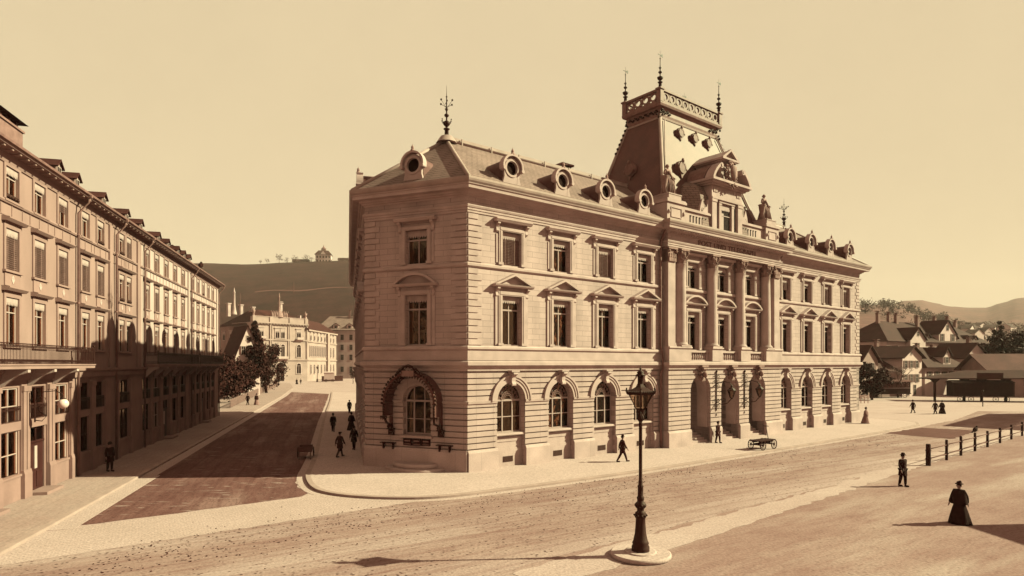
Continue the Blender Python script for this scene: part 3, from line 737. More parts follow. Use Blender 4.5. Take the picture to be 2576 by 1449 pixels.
for a, b in ((18.5, 21.35), (24.15, 25.65), (28.45, 29.95), (32.75, 35.6)):
    mb = MB(); mb.fb(a, b, -.1, .88 if b-a < 2 else .80, 6.9, 7.9); mb.prof([(-.1, 7.9), (.86 if b-a > 2 else .94, 7.9), (.90 if b-a > 2 else .98, 7.96), (.86 if b-a > 2 else .94, 8.05), (-.1, 8.05)], a-.04, b+.04); obj('pedestal', mb, 'trim', post)
for u in WC:
    mb = MB(); mb.fb(u-1.4, u+1.4, .22, .50, 6.9, 7.02); mb.fb(u-1.4, u+1.4, .20, .54, 7.62, 7.78)
    for i in range(7):
        x = u-.9+i*.3; mb.lathe(x, -.36, [(.07, 7.02), (.045, 7.1), (.10, 7.25), (.08, 7.38), (.045, 7.5), (.07, 7.62)], 8)
    for s in (-1, 1): mb.fb(u+s*1.25-.15, u+s*1.25+.15, .24, .48, 7.02, 7.62)
    obj('balustrade', mb, 'trim', post)
mb = MB(); mb.fb(E0+.01, E1-.01, -.08, .59, 15.86, 17.4); obj('entablature', mb, 'stone', post)
# lettering
def text_mesh(s, size, depth, width):
    cu = bpy.data.curves.new('lettering', 'FONT'); cu.body = s; cu.size = size; cu.extrude = depth; cu.align_x = 'CENTER'; cu.space_character = 1.12; cu.offset = .004
    o = bpy.data.objects.new('tmp', cu); COL.objects.link(o); bpy.context.view_layer.update()
    me = bpy.data.meshes.new_from_object(o.evaluated_get(bpy.context.evaluated_depsgraph_get())); bpy.data.objects.remove(o)
    xs = [v.co.x for v in me.vertices]; k = width/(max(xs)-min(xs))
    for v in me.vertices: v.co.x *= k
    return me
me = text_mesh('POST UND TELEGRAPH', .62, .025, 8.6); me.materials.clear(); me.materials.append(M['zinc'])
o = bpy.data.objects.new('lettering', me); COL.objects.link(o); o.parent = post; o.matrix_local = Matrix.Translation((26.8, -.66, 16.40)) @ Matrix.Rotation(R(90), 4, 'X')
# ---- downpipes
for u, zt in ((18.2, 17.3), (35.9, 17.3)):
    mb = MB(); s = 1
    mb.tube([(u-.5*0, -.78, 17.4), (u, -.62, 17.0), (u, -.24, 16.3), (u, -.20, 15.6), (u, -.20, 7.9), (u, -.34, 7.6), (u, -.40, 6.9), (u, -.38, 6.3), (u, -.22, 6.0), (u, -.20, 1.6), (u, -.24, .1)], .085, 8)
    for z in (2, 4.5, 9, 11.5, 14): mb.lathe(u, -.20, [(.11, z), (.11, z+.08)], 8)
    obj('downpipe', mb, 'zinc', post)
# dark room partitions behind the glass
mb = MB(); mb.sweep(path0, [(-1.45, 7), (-1.35, 7), (-1.35, 17), (-1.45, 17)])
mb.fb(.5, E0, -1.6, -1.5, .1, 6.2); mb.fb(E1, LEN-.3, -1.6, -1.5, .1, 6.2)
mb.box(1, 44, 1.3, 1.4, .1, 6.2, F_SIDE); mb.box(.5, CHL-.5, 1.4, 1.5, .1, 6.2, F_CH)
for u in [1.3]+[(WU[i]+WU[i+1])/2 for i in range(3)]+[E0, E1]+[(WR[i]+WR[i+1])/2 for i in range(3)]+[LEN-1.5]:
    mb.fb(u-.05, u+.05, -1.5, -.72, .1, 6.2); mb.fb(u-.05, u+.05, -1.35, -.52, 7, 17)
for z in (6.3, 12): mb.sweep(path0, [(-1.5, z), (-.52, z), (-.52, z+.08), (-1.5, z+.08)])
obj('interior_partition', mb, 'dark', post)
# back walls
mb = MB(); ib = Sp+Vector((sdv.y, -sdv.x))*back
inner = Bp+Vector((sdv.y, -sdv.x))*back; t = (back-inner.y)/sdv.y; ic = inner+sdv*t
mb.sweep([(LEN, back), tuple(ic), tuple(ib), tuple(Sp)], [(-.3, 0), (0, 0), (0, 17.4), (-.3, 17.4)]); obj('rear_wall', mb, 'stone', post)
# ---- roofs
def offs(P, w):
    P = [Vector(p) for p in P]; out = []
    for i in range(len(P)):
        n = []
        for a, b in ((max(i-1, 0), max(i, 1)), (min(i, len(P)-2), min(i+1, len(P)-1))):
            d = (P[b]-P[a]).normalized(); n.append(Vector((d.y, -d.x)))
        m = (n[0]+n[1])/(1+n[0].dot(n[1])); out.append(P[i]+m*w)
    return out
ZE, ZR = 17.72, 22.15; D = 5.55
S_, B_, A_, C_, K_ = offs(path0, .84)
p0 = Bp+Vector((sdv.y, -sdv.x))*D; t = (D-p0.y)/sdv.y; apex = p0+sdv*t
ridR = Vector((LEN-6.3, D)); sR = Sp+Vector((sdv.y, -sdv.x))*D-sdv*6
Kb = Vector((LEN+.84, back+.84)); icx = ic+Vector((.6, .84)); ibx = ib+sdv*.8+Vector((sdv.y, -sdv.x))*.8; S2 = Sp+sdv*.8-Vector((sdv.y, -sdv.x))*.84
def tri(v): return [(p.x, p.y, z) for p, z in v]
mb = MB()
vs = tri([(A_, ZE), (C_, ZE), (ridR, ZR), (apex, ZR), (B_, ZE), (S2, ZE), (sR, ZR), (Kb, ZE), (icx, ZE), (ibx, ZE)])
mb.add(vs, [(0, 1, 2, 3), (4, 0, 3), (1, 7, 2), (7, 8, 3, 2), (8, 9, 6, 3), (9, 5, 6), (0, 4, 5, 9, 8, 7, 1)])
mb.add(vs, [(5, 4, 3, 6)])
roof = obj('roof', mb, 'slate', post)
mb = MB()
def roll(a, b, r): mb.tube([a, b], r, 8)
for p, q in ((A_, apex), (B_, apex)): roll((p.x, p.y, ZE+.05), (q.x, q.y, ZR+.05), .13); 
roll((C_.x, C_.y, ZE+.05), (ridR.x, ridR.y, ZR+.05), .11)
roll((apex.x, apex.y, ZR+.05), (ridR.x, ridR.y, ZR+.05), .12); roll((apex.x, apex.y, ZR), (sR.x, sR.y, ZR), .12)
mb.box(apex.x, ridR.x, D-.03, D+.03, ZR+.05, ZR+.36)
x = apex.x+1.2
while x < ridR.x: mb.box(x-.04, x+.04, D-.18, D-.1, ZR-.25, ZR+.34); x += 2.6
mb.lathe(apex.x, apex.y, [(.75, ZR-.15), (.5, ZR+.2), (.42, ZR+.3)], 10)
sub('ridge_flashing', mb, 'lead', roof)
def roof_z(y): return ZE+(y+.84)*(ZR-ZE)/(D+.84)
# ---- round dormers: local origin at the foot of the stone front
def dormer_set():
    r = .56; zc = 1.02; mb = MB()
    n = 16; out = []
    for i in range(n+1): a = PI*i/n; out.append((.66*math.cos(a), zc+.66*math.sin(a)))
    mb.prism([(-.6, -.1)]+[(-.66, zc)]+out[::-1][1:-1]+[(.66, zc), (.6, -.1)], -2.6, -.12)
    p = obj('dormer', mb, 'tower_slate', post)
    mb = MB()
    mb.ring(0, zc, r-.12, r+.02, -.12, .10, 0, 2*PI, 24); mb.ring(0, zc, r+.02, r+.12, -.12, .04, 0, 2*PI, 24)
    for s in (-1, 1):
        mb.prism([(s*.40, -.12), (s*.70, -.12), (s*.70, .1), (s*.60, .45), (s*.62, .8), (s*.45, .7)], -.1, .06)
    mb.prism([(-.6, -.12), (.6, -.12), (.55, .55), (.35, .62), (0, .52), (-.35, .62), (-.55, .55)], -.1, .05)
    mb.ring(0, zc+.04, r+.14, r+.27, -.2, .24, R(-12), R(192), 20)
    for s in (-1, 1): mb.lathe(0, 0, [(.12, -.14), (.12, .25)], 10, T=Matrix.Translation((s*.74, -.05, zc-.12)) @ Matrix.Rotation(PI/2, 4, 'X'))
    sub('dormer_front', mb, 'trim', p)
    mb = MB(); mb.ball((0, -.12, zc+.86), .15, 8); mb.ball((0, -.12, zc+1.06), .10, 8, 1.5); mb.ball((-.16, -.14, zc+.76), .1, 6); mb.ball((.16, -.14, zc+.76), .1, 6); mb.lathe(0, -.12, [(.04, zc+1.1), (.01, zc+1.3)], 6)
    sub('dormer_crest', mb, 'statue', p)
    mb = MB(); mb.disc(0, zc, r-.10, -.11, 20); sub('oculus', mb, 'dark', p)
    return p
dm = dormer_set(); first = True
def put_dormer(T, u, w=.26, s=1.0):
    global first
    TT = T @ Matrix.Translation((u, -w, ZE+.32+(.84-w)*0)) @ Matrix.Scale(s, 4)
    if first: dm.matrix_local = TT; first = False
    else: copy_thing(dm, TT, post)
for u in (3.2, 7.6, 11.85, 16.1): put_dormer(F_MAIN, u); put_dormer(F_MAIN, LEN-u)
put_dormer(F_CH, CHL-3.62)
for u in SU: put_dormer(F_SIDE, u)
mb = MB(); mb.box(15.6, 16.6, 8.2, 9.0, 19, 23.4); mb.box(15.5, 16.7, 8.1, 9.1, 23.4, 23.55); mb.box(15.4, 16.8, 8.0, 9.2, 23.8, 23.95)
for x in (15.6, 16.5): mb.box(x, x+.1, 8.2, 9.0, 23.55, 23.8)
obj('chimney', mb, 'brickm', post)
# ---- finials
def finial(nm, x, y, z, h, par=post, vane=False, arms=True):
    mb = MB(); k = h/3.0
    mb.lathe(0, 0, [(.16, 0), (.13, .42*k), (.22, .46*k), (.22, .50*k), (.07, .55*k), (.10, .62*k), (.22, .72*k), (.28, .86*k), (.18, .90*k), (.06, .98*k), (.05, 1.15*k), (.15, 1.22*k), (.17, 1.30*k), (.05, 1.38*k), (.05, 1.5*k), (.13, 1.64*k), (.04, 1.7*k), (.03, 2.3*k), (.07, 2.35*k), (.02, 2.4*k), (.008, h)], 10)
    if arms:
        for i in range(6):
            a = 2*PI*i/6; c, s = math.cos(a), math.sin(a)
            mb.tube([(.15*c, .15*s, .8*k), (.32*c, .32*s, .86*k), (.36*c, .36*s, .98*k)], .02, 4); mb.ball((.36*c, .36*s, 1.0*k), .05, 6)
            mb.tube([(0, 0, 1.7*k), (.2*c, .2*s, 1.85*k), (.42*c, .42*s, (1.95+.12*(i % 2))*k)], .015, 4); mb.ball((.44*c, .44*s, (1.98+.12*(i % 2))*k), .075, 6)
    if vane: mb.box(-.3, .28, -.01, .01, 2.6*k, 2.66*k); mb.prism([(.1, 2.55*k), (.34, 2.5*k), (.34, 2.78*k), (.1, 2.7*k)], -.01, .01)
    return obj(nm, mb, 'iron', par, Matrix.Translation((x, y, z)))
finial('finial', apex.x, apex.y, ZR+.25, 3.6); finial('finial', ridR.x, ridR.y, ZR+.25, 3.2)
# ---- tower
TB = [(19.1, .2, 35.0, 9.9, 17.6), (20.7, 1.55, 33.4, 8.75, 21.8), (22.75, 3.45, 31.35, 7.15, 28.2)]
mb = MB(); vs = []
for a, b, c, d, z in TB: vs += [(a, b, z), (c, b, z), (c, d, z), (a, d, z)]
fs = []
for k in (0, 4): fs += [(k+0, k+1, k+5, k+4), (k+2, k+3, k+7, k+6)]
fs.append((8, 9, 10, 11)); mb.add(vs, fs)
tw = obj('tower_roof', mb, 'tower_slate', post)
mb = MB(); mb.add(vs, [(k+1, k+2, k+6, k+5) for k in (0, 4)]+[(k+3, k+0, k+4, k+7) for k in (0, 4)]); obj('tower_roof', mb, 'tower_side', post)
mb = MB()
for i in range(4):
    q = [vs[i], vs[4+i], vs[8+i]]; mb.tube(q, .15, 8)
a, b, c, d, z = TB[2]
mb.sweep([(a, d), (a, b), (c, b), (c, d)], [(-.05, z-.12), (.09, z-.12), (.12, z), (.06, z+.06), (-.05, z+.06)], closed=True)
f1 = 17.8; mb.tube([(20.35, 1.0, 20.0), (23.15, 3.25, 28.0)], .05, 6); mb.tube([(33.75, 1.0, 20.0), (30.95, 3.25, 28.0)], .05, 6)
sub('hip_flashing', mb, 'lead', tw)
# crown of the tower
mb = MB(); box4 = [(a, d), (a, b), (c, b), (c, d)]
mb.sweep(box4, [(-.3, 28.24), (.0, 28.24), (.05, 28.5), (.02, 28.9), (.10, 29.05), (.30, 29.12), (.36, 29.30), (.36, 29.42), (-.3, 29.46)], closed=True)
mb.box(a, c, b, d, 29.2, 29.40)
crown = obj('tower_cornice', mb, 'zinc', post)
mb = MB(); rnd = random.Random(3)
for (x, y) in ((a, b), (c, b), (a, d), (c, d)):
    for k in range(10): mb.ball((x+rnd.uniform(-.25, .25)*(1), y+rnd.uniform(-.25, .25), 28.15+k*.1), .11, 6)
for i in range(9): mb.ball((a+.2+i*.14, b-.10, 28.72+.1*math.sin(i*1.5)), .09, 6); mb.ball((c-.2-i*.14, b-.10, 28.72+.1*math.sin(i*1.5)), .09, 6)
for i in range(24): mb.ball((a-.10, b+.2+i*.14, 28.72+.12*math.sin(i*1.5)), .09, 6)
for i in range(6):
    z = 27.9-i*.42; q = (28.2-z)/6.4
    for x, y in ((a-2.05*q, d+1.6*q), (c+2.05*q, b-1.9*q)): mb.ball((x+(-.12 if x < 27 else .12), y, z+.1), .13, 6)
sub('scroll_ornament', mb, 'iron', crown)
mb = MB(); z0, z1 = 29.46, 30.62
a2, b2, c2, d2 = a-.12, b-.12, c+.12, d+.12
for x, y in ((a2, b2), (c2, b2), (a2, d2), (c2, d2)):
    mb.box(x-.22, x+.22, y-.22, y+.22, z0, z1-.1); mb.box(x-.30, x+.30, y-.30, y+.30, z1-.1, z1+.04)
def rail(p, q):
    T = Matrix.Translation((p[0], p[1], 0)) @ Matrix.Rotation(math.atan2(q[1]-p[1], q[0]-p[0]), 4, 'Z'); L = math.hypot(q[0]-p[0], q[1]-p[1])
    mb.fb(.22, L-.22, -.14, .14, z0, z0+.16, T); mb.fb(.22, L-.22, -.18, .18, z1-.18, z1, T)
    n = max(2, round((L-.5)/.98)); st = (L-.5)/n
    for i in range(n):
        uc = .25+st*(i+.5); mb.ring(uc, (z0+z1)/2, .24, .41, -.08, .08, 0, 2*PI, 16, T)
        mb.fb(uc-st/2-.04, uc-st/2+.04, -.07, .07, z0+.16, z1-.18, T)
        for s in (-1, 1): mb.prism([(uc+s*.40, z0+.16), (uc+s*st/2, z0+.16), (uc+s*st/2, z0+.42)], -.06, .06, T); mb.prism([(uc+s*.40, z1-.18), (uc+s*st/2, z1-.18), (uc+s*st/2, z1-.44)], -.06, .06, T)
rail((a2, b2), (c2, b2)); rail((c2, b2), (c2, d2)); rail((c2, d2), (a2, d2)); rail((a2, d2), (a2, b2))
obj('tower_balustrade', mb, 'zinc', post)
for x, y in ((a2, b2), (c2, b2), (a2, d2), (c2, d2)): finial('finial', x, y, z1, 3.3, vane=True, arms=False)
# small round lights in the tower roof
def oculus_set():
    mb = MB(); zc = 0
    mb.ring(0, zc, .26, .38, -.5, .30, 0, 2*PI, 18); mb.ring(0, zc, .38, .46, -.05, .22, 0, 2*PI, 18)
    for s in (-1, 1): mb.ball((s*.38, -.25, -.1), .1, 6)
    mb.ball((0, -.28, .46), .11, 6, 1.6); mb.prism([(-.16, -.4), (.16, -.4), (0, -.75)], 0, .22)
    p = obj('oculus_dormer', mb, 'zinc', post)
    m2 = MB(); m2.disc(0, 0, .28, .12, 16); sub('pane', m2, 'dark', p)
    m3 = MB(); m3.lathe(0, 0, [(.36, -.28), (.36, .7)], 14, T=Matrix.Rotation(-PI/2, 4, 'X')); sub('dormer_barrel', m3, 'zinc', p)
    return p
oc = oculus_set(); oc.matrix_local = Matrix.Translation((27.05, 3.05, 27.15))
for u, y, z, s in ((24.95, 3.05, 27.15, 1), (29.15, 3.05, 27.15, 1), (23.5, 1.95, 23.5, 1.3), (30.7, 1.95, 23.5, 1.3)): copy_thing(oc, Matrix.Translation((u, y, z)) @ Matrix.Scale(s, 4), post)
copy_thing(oc, Matrix.Translation((21.15, 5.3, 23.7)) @ Matrix.Rotation(-PI/2, 4, 'Z') @ Matrix.Scale(1.3, 4), post)
# ---- attic parapet with pedestals
for x0, x1 in ((18.62, 20.9), (33.2, 35.48)):
    mb = MB(); mb.box(x0, x1, -.5, 1.9, 17.5, 19.42); mb.box(x0-.1, x1+.1, -.62, 2.0, 19.42, 19.62); mb.box(x0-.04, x1+.04, -.56, 1.95, 19.62, 19.72); mb.box(x0-.08, x1+.08, -.58, 1.98, 17.5, 17.95)
    mb.box(x0+.35, x1-.35, -.40, 1.5, 19.72, 20.12); mb.box(x0+.3, x1-.3, -.44, 1.5, 20.12, 20.2)
    mb.ring((x0+x1)/2, 18.68, .0, .0, 0, 0) if False else None
    for (p, q, r_, s_) in ((x0+.45, x1-.45, 18.28, 18.34), (x0+.45, x1-.45, 19.02, 19.08)): mb.fb(p, q, .5, .56, r_, s_)
    for p in (x0+.45, x1-.51): mb.fb(p, p+.06, .5, .56, 18.34, 19.02)
    for p in (x0+.2, x1-.2):
        mb.ball((p, -.52, 18.68), .12, 6, 1.5)
    obj('pedestal', mb, 'trim', post)
for x0, x1 in ((20.9, 24.7), (29.4, 33.2)):
    mb = MB(); mb.fb(x0, x1, -.1, .22, 17.5, 19.15); mb.fb(x0, x1, -.15, .36, 19.15, 19.32); mb.fb(x0, x1, -.1, .30, 19.32, 19.38); mb.fb(x0, x1, -.1, .32, 17.5, 18.0)
    lo = x0+1.0 if x0 < 25 else x0+.3
    obj('parapet', mb, 'trim', post)
    mb = MB()
    for i in range(6): mb.fb(lo+i*.42, lo+i*.42+.14, .22, .235, 18.25, 18.85); mb.fb(lo+i*.42, lo+i*.42+.22, .22, .24, 18.78, 18.86)
    obj('parapet_slots', mb, 'dark', post)
# ---- central gable
GU = 27.07
mb = MB()
mb.box(24.85, 29.3, -.15, 3.2, 17.5, 22.0)            # body
body = obj('gable', mb, 'trim', post)
mb = MB()
for s in (-1, 1):
    mb.fb(GU+s*1.95-.33, GU+s*1.95+.33, .15, .42, 17.6, 20.7); mb.fb(GU+s*1.95-.40, GU+s*1.95+.40, .15, .48, 17.6, 18.15); mb.fb(GU+s*1.95-.38, GU+s*1.95+.38, .15, .47, 20.45, 20.7)
    mb.fb(GU+s*.95-.17, GU+s*.95+.17, .15, .34, 17.6, 20.5); mb.fb(GU+s*.95-.2, GU+s*.95+.2, .15, .36, 20.3, 20.5)
    mb.prism([(GU+s*1.62, 17.95), (GU+s*1.62, 18.5), (GU+s*1.4, 17.95)], .15, .3)
    # side scrolls
    mb.prism([(GU+s*2.28, 19.38), (GU+s*3.4, 19.38), (GU+s*3.1, 19.75), (GU+s*2.7, 19.95), (GU+s*2.55, 20.55), (GU+s*2.28, 20.65)], -.1, .2)
mb.fb(GU-2.35, GU+2.35, .15, .50, 20.7, 20.85); mb.fb(GU-1.2, GU+1.2, .15, .40, 20.5, 20.7); mb.fb(GU-2.3, GU+2.3, .15, .40, 20.85, 21.2); mb.fb(GU-2.25, GU+2.25, .15, .36, 21.2, 21.85)
for x in (-1.9, -1.6, 1.6, 1.9): mb.fb(GU+x-.1, GU+x+.1, .36, .42, 21.3, 21.8)
for i in range(10): mb.fb(GU-1.1+i*.23, GU-1.1+i*.23+.10, .36, .40, 21.45, 21.75)
mb.box(GU-2.75, GU+2.75, -.85, 3.0, 21.98, 22.12); mb.box(GU-2.95, GU+2.95, -1.0, 3.1, 22.12, 22.32); mb.box(GU-2.55, GU+2.55, -.6, 2.9, 21.85, 21.98)
sub('gable_frame', mb, 'trim', body)
# broken segmental pediment: two curved horns running back into the roof
for s in (-1, 1):
    mb = MB()
    n = 10; Rr = 3.1; zc = 22.32-1.0
    out = []; inn = []
    for i in range(n+1):
        a = R(19)+(R(55)-R(19))*i/n
        out.append((GU+s*Rr*math.cos(a)*1.0, zc+Rr*math.sin(a)*.92)); inn.append((GU+s*(Rr-.24)*math.cos(a), zc+(Rr-.24)*math.sin(a)*.92))
    for i in range(n):
        mb.prism([out[i], out[i+1], inn[i+1], inn[i]], .12, .95)
    mb.lathe(0, 0, [(.24, -.02), (.24, .83)], 12, T=Matrix.Translation((inn[-1][0], -.12, inn[-1][1]-.02)) @ Matrix.Rotation(PI/2, 4, 'X'))
    mb.lathe(0, 0, [(.12, .8), (.12, .88)], 10, T=Matrix.Translation((inn[-1][0], -.12, inn[-1][1]-.02)) @ Matrix.Rotation(PI/2, 4, 'X'))
    mb.prism([(GU+s*2.9, 22.32), (GU+s*.9, 22.32)]+[p for p in inn[::-1]], .0, .14)
    sub('broken_pediment', mb, 'trim', body)
mb = MB()
for s in (-1, 1):
    pts = [(GU+s*2.85, 22.33)]+[(GU+s*3.05*math.cos(R(19)+(R(36)*i/10)), 21.32+3.05*.92*math.sin(R(19)+(R(36)*i/10))) for i in range(11)]+[(GU, 23.75), (GU, 22.33)]
    mb.prism(pts, -3.0, -.05)
sub('gable_roof', mb, 'zinc', body)
mb = MB()
mb.box(GU-.85, GU+.85, -.35, 2.2, 22.33, 24.1); mb.box(GU-1.05, GU+1.05, -.55, 2.3, 24.1, 24.2); mb.box(GU-1.25, GU+1.25, -.8, 2.5, 24.2, 24.36)
mb.prism([(GU-1.25, 24.36), (GU+1.25, 24.36), (GU, 25.15)], -2.4, .5)
for s in (-1, 1): mb.prism([(GU+s*1.25, 24.36), (GU+s*.9, 24.36), (GU, 25.0), (GU, 25.2)], .5, .8)
sub('gable_head', mb, 'trim', body)
# coat of arms cartouche: shield, scrolls and garlands
mb = MB()
mb.lathe(0, 0, [(.02, -.25), (.36, -.2), (.44, -.05), (.40, .02)], 18, sx=1, sy=1.5, T=Matrix.Translation((GU, -.95, 23.1)) @ Matrix.Rotation(-PI/2, 4, 'X'))
rnd = random.Random(5)
for i in range(26):
    a = 2*PI*i/26; mb.ball((GU+.56*math.cos(a), -.82+rnd.uniform(-.08, .05), 23.1+.82*math.sin(a)), .10+.05*rnd.random(), 6)
for s in (-1, 1):
    for k in range(6): mb.ball((GU+s*(.72+.06*math.sin(k)), -.78, 22.5+k*.24), .11, 6)
    mb.tube([(GU+s*.2, -.9, 22.2), (GU+s*.5, -.95, 22.0), (GU+s*.8, -.9, 22.15)], .07)
for k in range(6): mb.ball((GU+rnd.uniform(-.25, .25), -.95, 22.15-k*.08), .12-.01*k, 6)
for k in range(7): mb.ball((GU-.45+k*.15, -.85, 23.98+.12*math.sin(PI*k/6)), .11, 6)
sub('coat_of_arms', mb, 'statue', body)
mb = MB(); mb.fb(GU-.78, GU+.78, .151, .16, 17.95, 20.3)
for s in (-1, 1): mb.fb(GU+s*1.36-.22, GU+s*1.36+.22, .151, .16, 17.98, 20.4)
sub('gable_window', mb, 'dark', body)
mb = MB(); 
for s in (-1, 1): mb.fb(GU+s*.74-.04, GU+s*.74+.04, .16, .2, 17.95, 20.3)
mb.fb(GU-.7, GU-.25, .16, .19, 17.95, 19.7); mb.fb(GU-.7, GU+.7, .16, .21, 19.45, 19.52)
sub('frame', mb, 'frame', body)
mb = MB(); n = 8
for i in range(n): t = 1.5/n; x = GU-.75+i*t; mb.prism([(x, 20.3), (x+t, 20.3), (x+t, 20.0), (x+t/2, 19.9), (x, 20.0)], .2, .22)
sub('pelmet', mb, 'pelmet', body)
# low bell-shaped slate roofs flanking the gable
for s in (-1, 1):
    mb = MB(); mb.lathe(GU+s*2.55, 1.9, [(2.35, 18.2), (2.25, 19.6), (2.0, 20.9), (1.5, 21.8), (.7, 22.3), (.05, 22.4)], 8, a0=PI/8, a1=PI/8+2*PI, smooth=False)
    obj('flank_roof', mb, 'slate', post)
for s in (-1, 1):
    mb = MB(); mb.prism([(GU+s*3.3-.35, 19.38), (GU+s*3.3+.35, 19.38), (GU+s*3.3+.25, 19.9), (GU+s*3.3, 20.5), (GU+s*3.3-.25, 19.9)], -.05, .15)
    obj('scroll_cap', mb, 'trim', post)
for k in KIDS.get(post.name, []): pass

# ================================================================= FIGURES
def skin_mesh(name, nodes, edges, m, sub_=1):
    """nodes: list of (x, y, z, r); a Skin modifier grown over a stick skeleton, baked to a mesh"""
    me = bpy.data.meshes.new('tmp'); me.from_pydata([n[:3] for n in nodes], edges, []); o = bpy.data.objects.new('tmp', me); COL.objects.link(o)
    o.modifiers.new('s', 'SKIN')
    for i, sv in enumerate(me.skin_vertices[0].data):
        r = nodes[i][3]; sv.radius = r if isinstance(r, tuple) else (r, r); sv.use_root = (i == 0)
    if sub_: q = o.modifiers.new('b', 'SUBSURF'); q.levels = sub_; q.render_levels = sub_
    bpy.context.view_layer.update()
    out = bpy.data.meshes.new_from_object(o.evaluated_get(bpy.context.evaluated_depsgraph_get()))
    bpy.data.objects.remove(o); bpy.data.meshes.remove(me)
    out.name = name; out.materials.clear(); out.materials.append(M[m]); out.polygons.foreach_set('use_smooth', [True]*len(out.polygons)); return out
def figure(name, label, cat, loc, face, kind='man', stride=.22, arm=.2, hat='bowler', h=1.72, mats=('cloth', 'cloth', 'skin', 'hair'), lean=0.0, group=None, carry=None, armpose=None):
    """figure faces local -Y; face = heading in radians"""
    k = h/1.72; rt = root(name, loc, face, label, cat, group); rt.scale = (k, k, k)
    top, low, sk, hr = mats; N = []; E = []
    def nd(x, y, z, r, p=None):
        N.append((x, y-lean*max(0, z-.9), z, r)); 
        if p is not None: E.append((p, len(N)-1))
        return len(N)-1
    pel = nd(0, 0, .95, (.145, .11)); sp = nd(0, 0, 1.15, (.135, .10), pel); ch = nd(0, .0, 1.34, (.165, .115), sp); nk = nd(0, 0, 1.47, .06, ch)
    hd = nd(0, -.01, 1.54, .065, nk); h2 = nd(0, -.015, 1.61, .093, hd); h3 = nd(0, -.01, 1.68, .08, h2)
    J = {}
    for s in (-1, 1):
        st = stride*s; kb = .05+.25*max(0, -st)
        hp = nd(s*.085, 0, .90, .095, pel); kn = nd(s*.08, -st*.55-.02, .49, .07, hp); an = nd(s*.075, -st*1.0+kb*.4, .09, .045, kn); to = nd(s*.09, -st*1.0+kb*.4-.16, .035, .035, an); J[s] = (hp, kn, an, to)
    Ar = {}
    for s in (-1, 1):
        sw = arm*-s
        e, w = ((s*.25, -sw*.5+.02, 1.14), (s*.26, -sw-.04, .90))
        if armpose and s in armpose: e, w = armpose[s]
        sh = nd(s*.185, 0, 1.41, .062, ch); el = nd(*e, .045, sh); wr = nd(*w, .028, el)
        dv = (Vector(w)-Vector(e)).normalized(); pm = Vector(w)+dv*.07; pa = nd(*pm, (.034, .026), wr)
        side = Vector((0, 1, 0)).cross(dv).normalized() if abs(dv.y) < .9 else Vector((1, 0, 0))
        fw = Vector((0, -1, 0))
        Ar[s] = (sh, el, wr)
        for q, (off, ln) in enumerate(((-.027, .062), (-.009, .072), (.009, .068), (.027, .052))):
            b = pm+fw*-off+dv*.02; f1_ = nd(*(b+dv*ln*.55), .010, pa); nd(*(b+dv*ln+fw*.012), .008, f1_)
        tb = Vector(w)+dv*.035+fw*.035; t1 = nd(*tb, .011, wr); nd(*(tb+dv*.035+fw*.012), .009, t1)
    bodym = skin_mesh('body', N, E, sk, 1)
    body = bpy.data.objects.new('body', bodym); COL.objects.link(body); body.parent = rt; KIDS.setdefault(rt.name, []).append(body)
    fc = MB(); hy = -.015-lean*.7
    fc.prism([(-.014, 1.585), (.014, 1.585), (.006, 1.63), (-.006, 1.63)], .085-hy-.02, .105-hy); 
    for s in (-1, 1): fc.ball((s*.092, hy+.005, 1.605), .022, 6, 1.4)
    fm = fc.mesh('x', sk); bm_ = bmesh.new(); bm_.from_mesh(bodym); bm_.from_mesh(fm); bm_.to_mesh(bodym); bm_.free()
    def part(nm, mb, m): o = obj(nm, mb, m, rt); KIDS.setdefault(rt.name, []).append(o); return o
    def skp(nm, ids, ed, m, add=.014):
        rem = {i: j for j, i in enumerate(ids)}
        nn = [N[i][:3]+(((N[i][3][0]+add, N[i][3][1]+add) if isinstance(N[i][3], tuple) else N[i][3]+add),) for i in ids]
        mm = skin_mesh(nm, nn, [(rem[a_], rem[b_]) for a_, b_ in ed], m, 1); o = bpy.data.objects.new(nm, mm); COL.objects.link(o); o.parent = rt; KIDS.setdefault(rt.name, []).append(o); return o
    skp('coat' if kind == 'man' else 'bodice', [pel, sp, ch, *Ar[-1], *Ar[1]], [(pel, sp), (sp, ch), (ch, Ar[-1][0]), (Ar[-1][0], Ar[-1][1]), (Ar[-1][1], Ar[-1][2]), (ch, Ar[1][0]), (Ar[1][0], Ar[1][1]), (Ar[1][1], Ar[1][2])], top, .022)
    if kind == 'man':
        skp('trousers', [pel, *J[-1][:3], *J[1][:3]], [(pel, J[-1][0]), (J[-1][0], J[-1][1]), (J[-1][1], J[-1][2]), (pel, J[1][0]), (J[1][0], J[1][1]), (J[1][1], J[1][2])], low, .02)
        c = MB(); c.lathe(0, -lean*.05, [(.25, .60), (.235, .75), (.205, .95), (.19, 1.15), (.20, 1.30), (.17, 1.42), (.09, 1.47)], 16, sy=.74); part('coat_tails', c, top)
        for s in (-1, 1):
            b = MB(); an, to = N[J[s][2]], N[J[s][3]]; b.tube([(an[0], an[1]+.03, .05), (to[0], to[1]-.03, .04)], .052, 8); b.tube([(an[0], an[1], .04), (an[0], an[1], .14)], .055, 8); part('boot', b, 'cloth')
    else:
        c = MB(); fl = .42 if kind == 'woman' else .36
        n = 36; pr = [(fl, .02), (fl*.98, .06), (fl*.86, .3), (fl*.68, .6), (.21, .85), (.16, 1.0), (.14, 1.08)]; vs = []
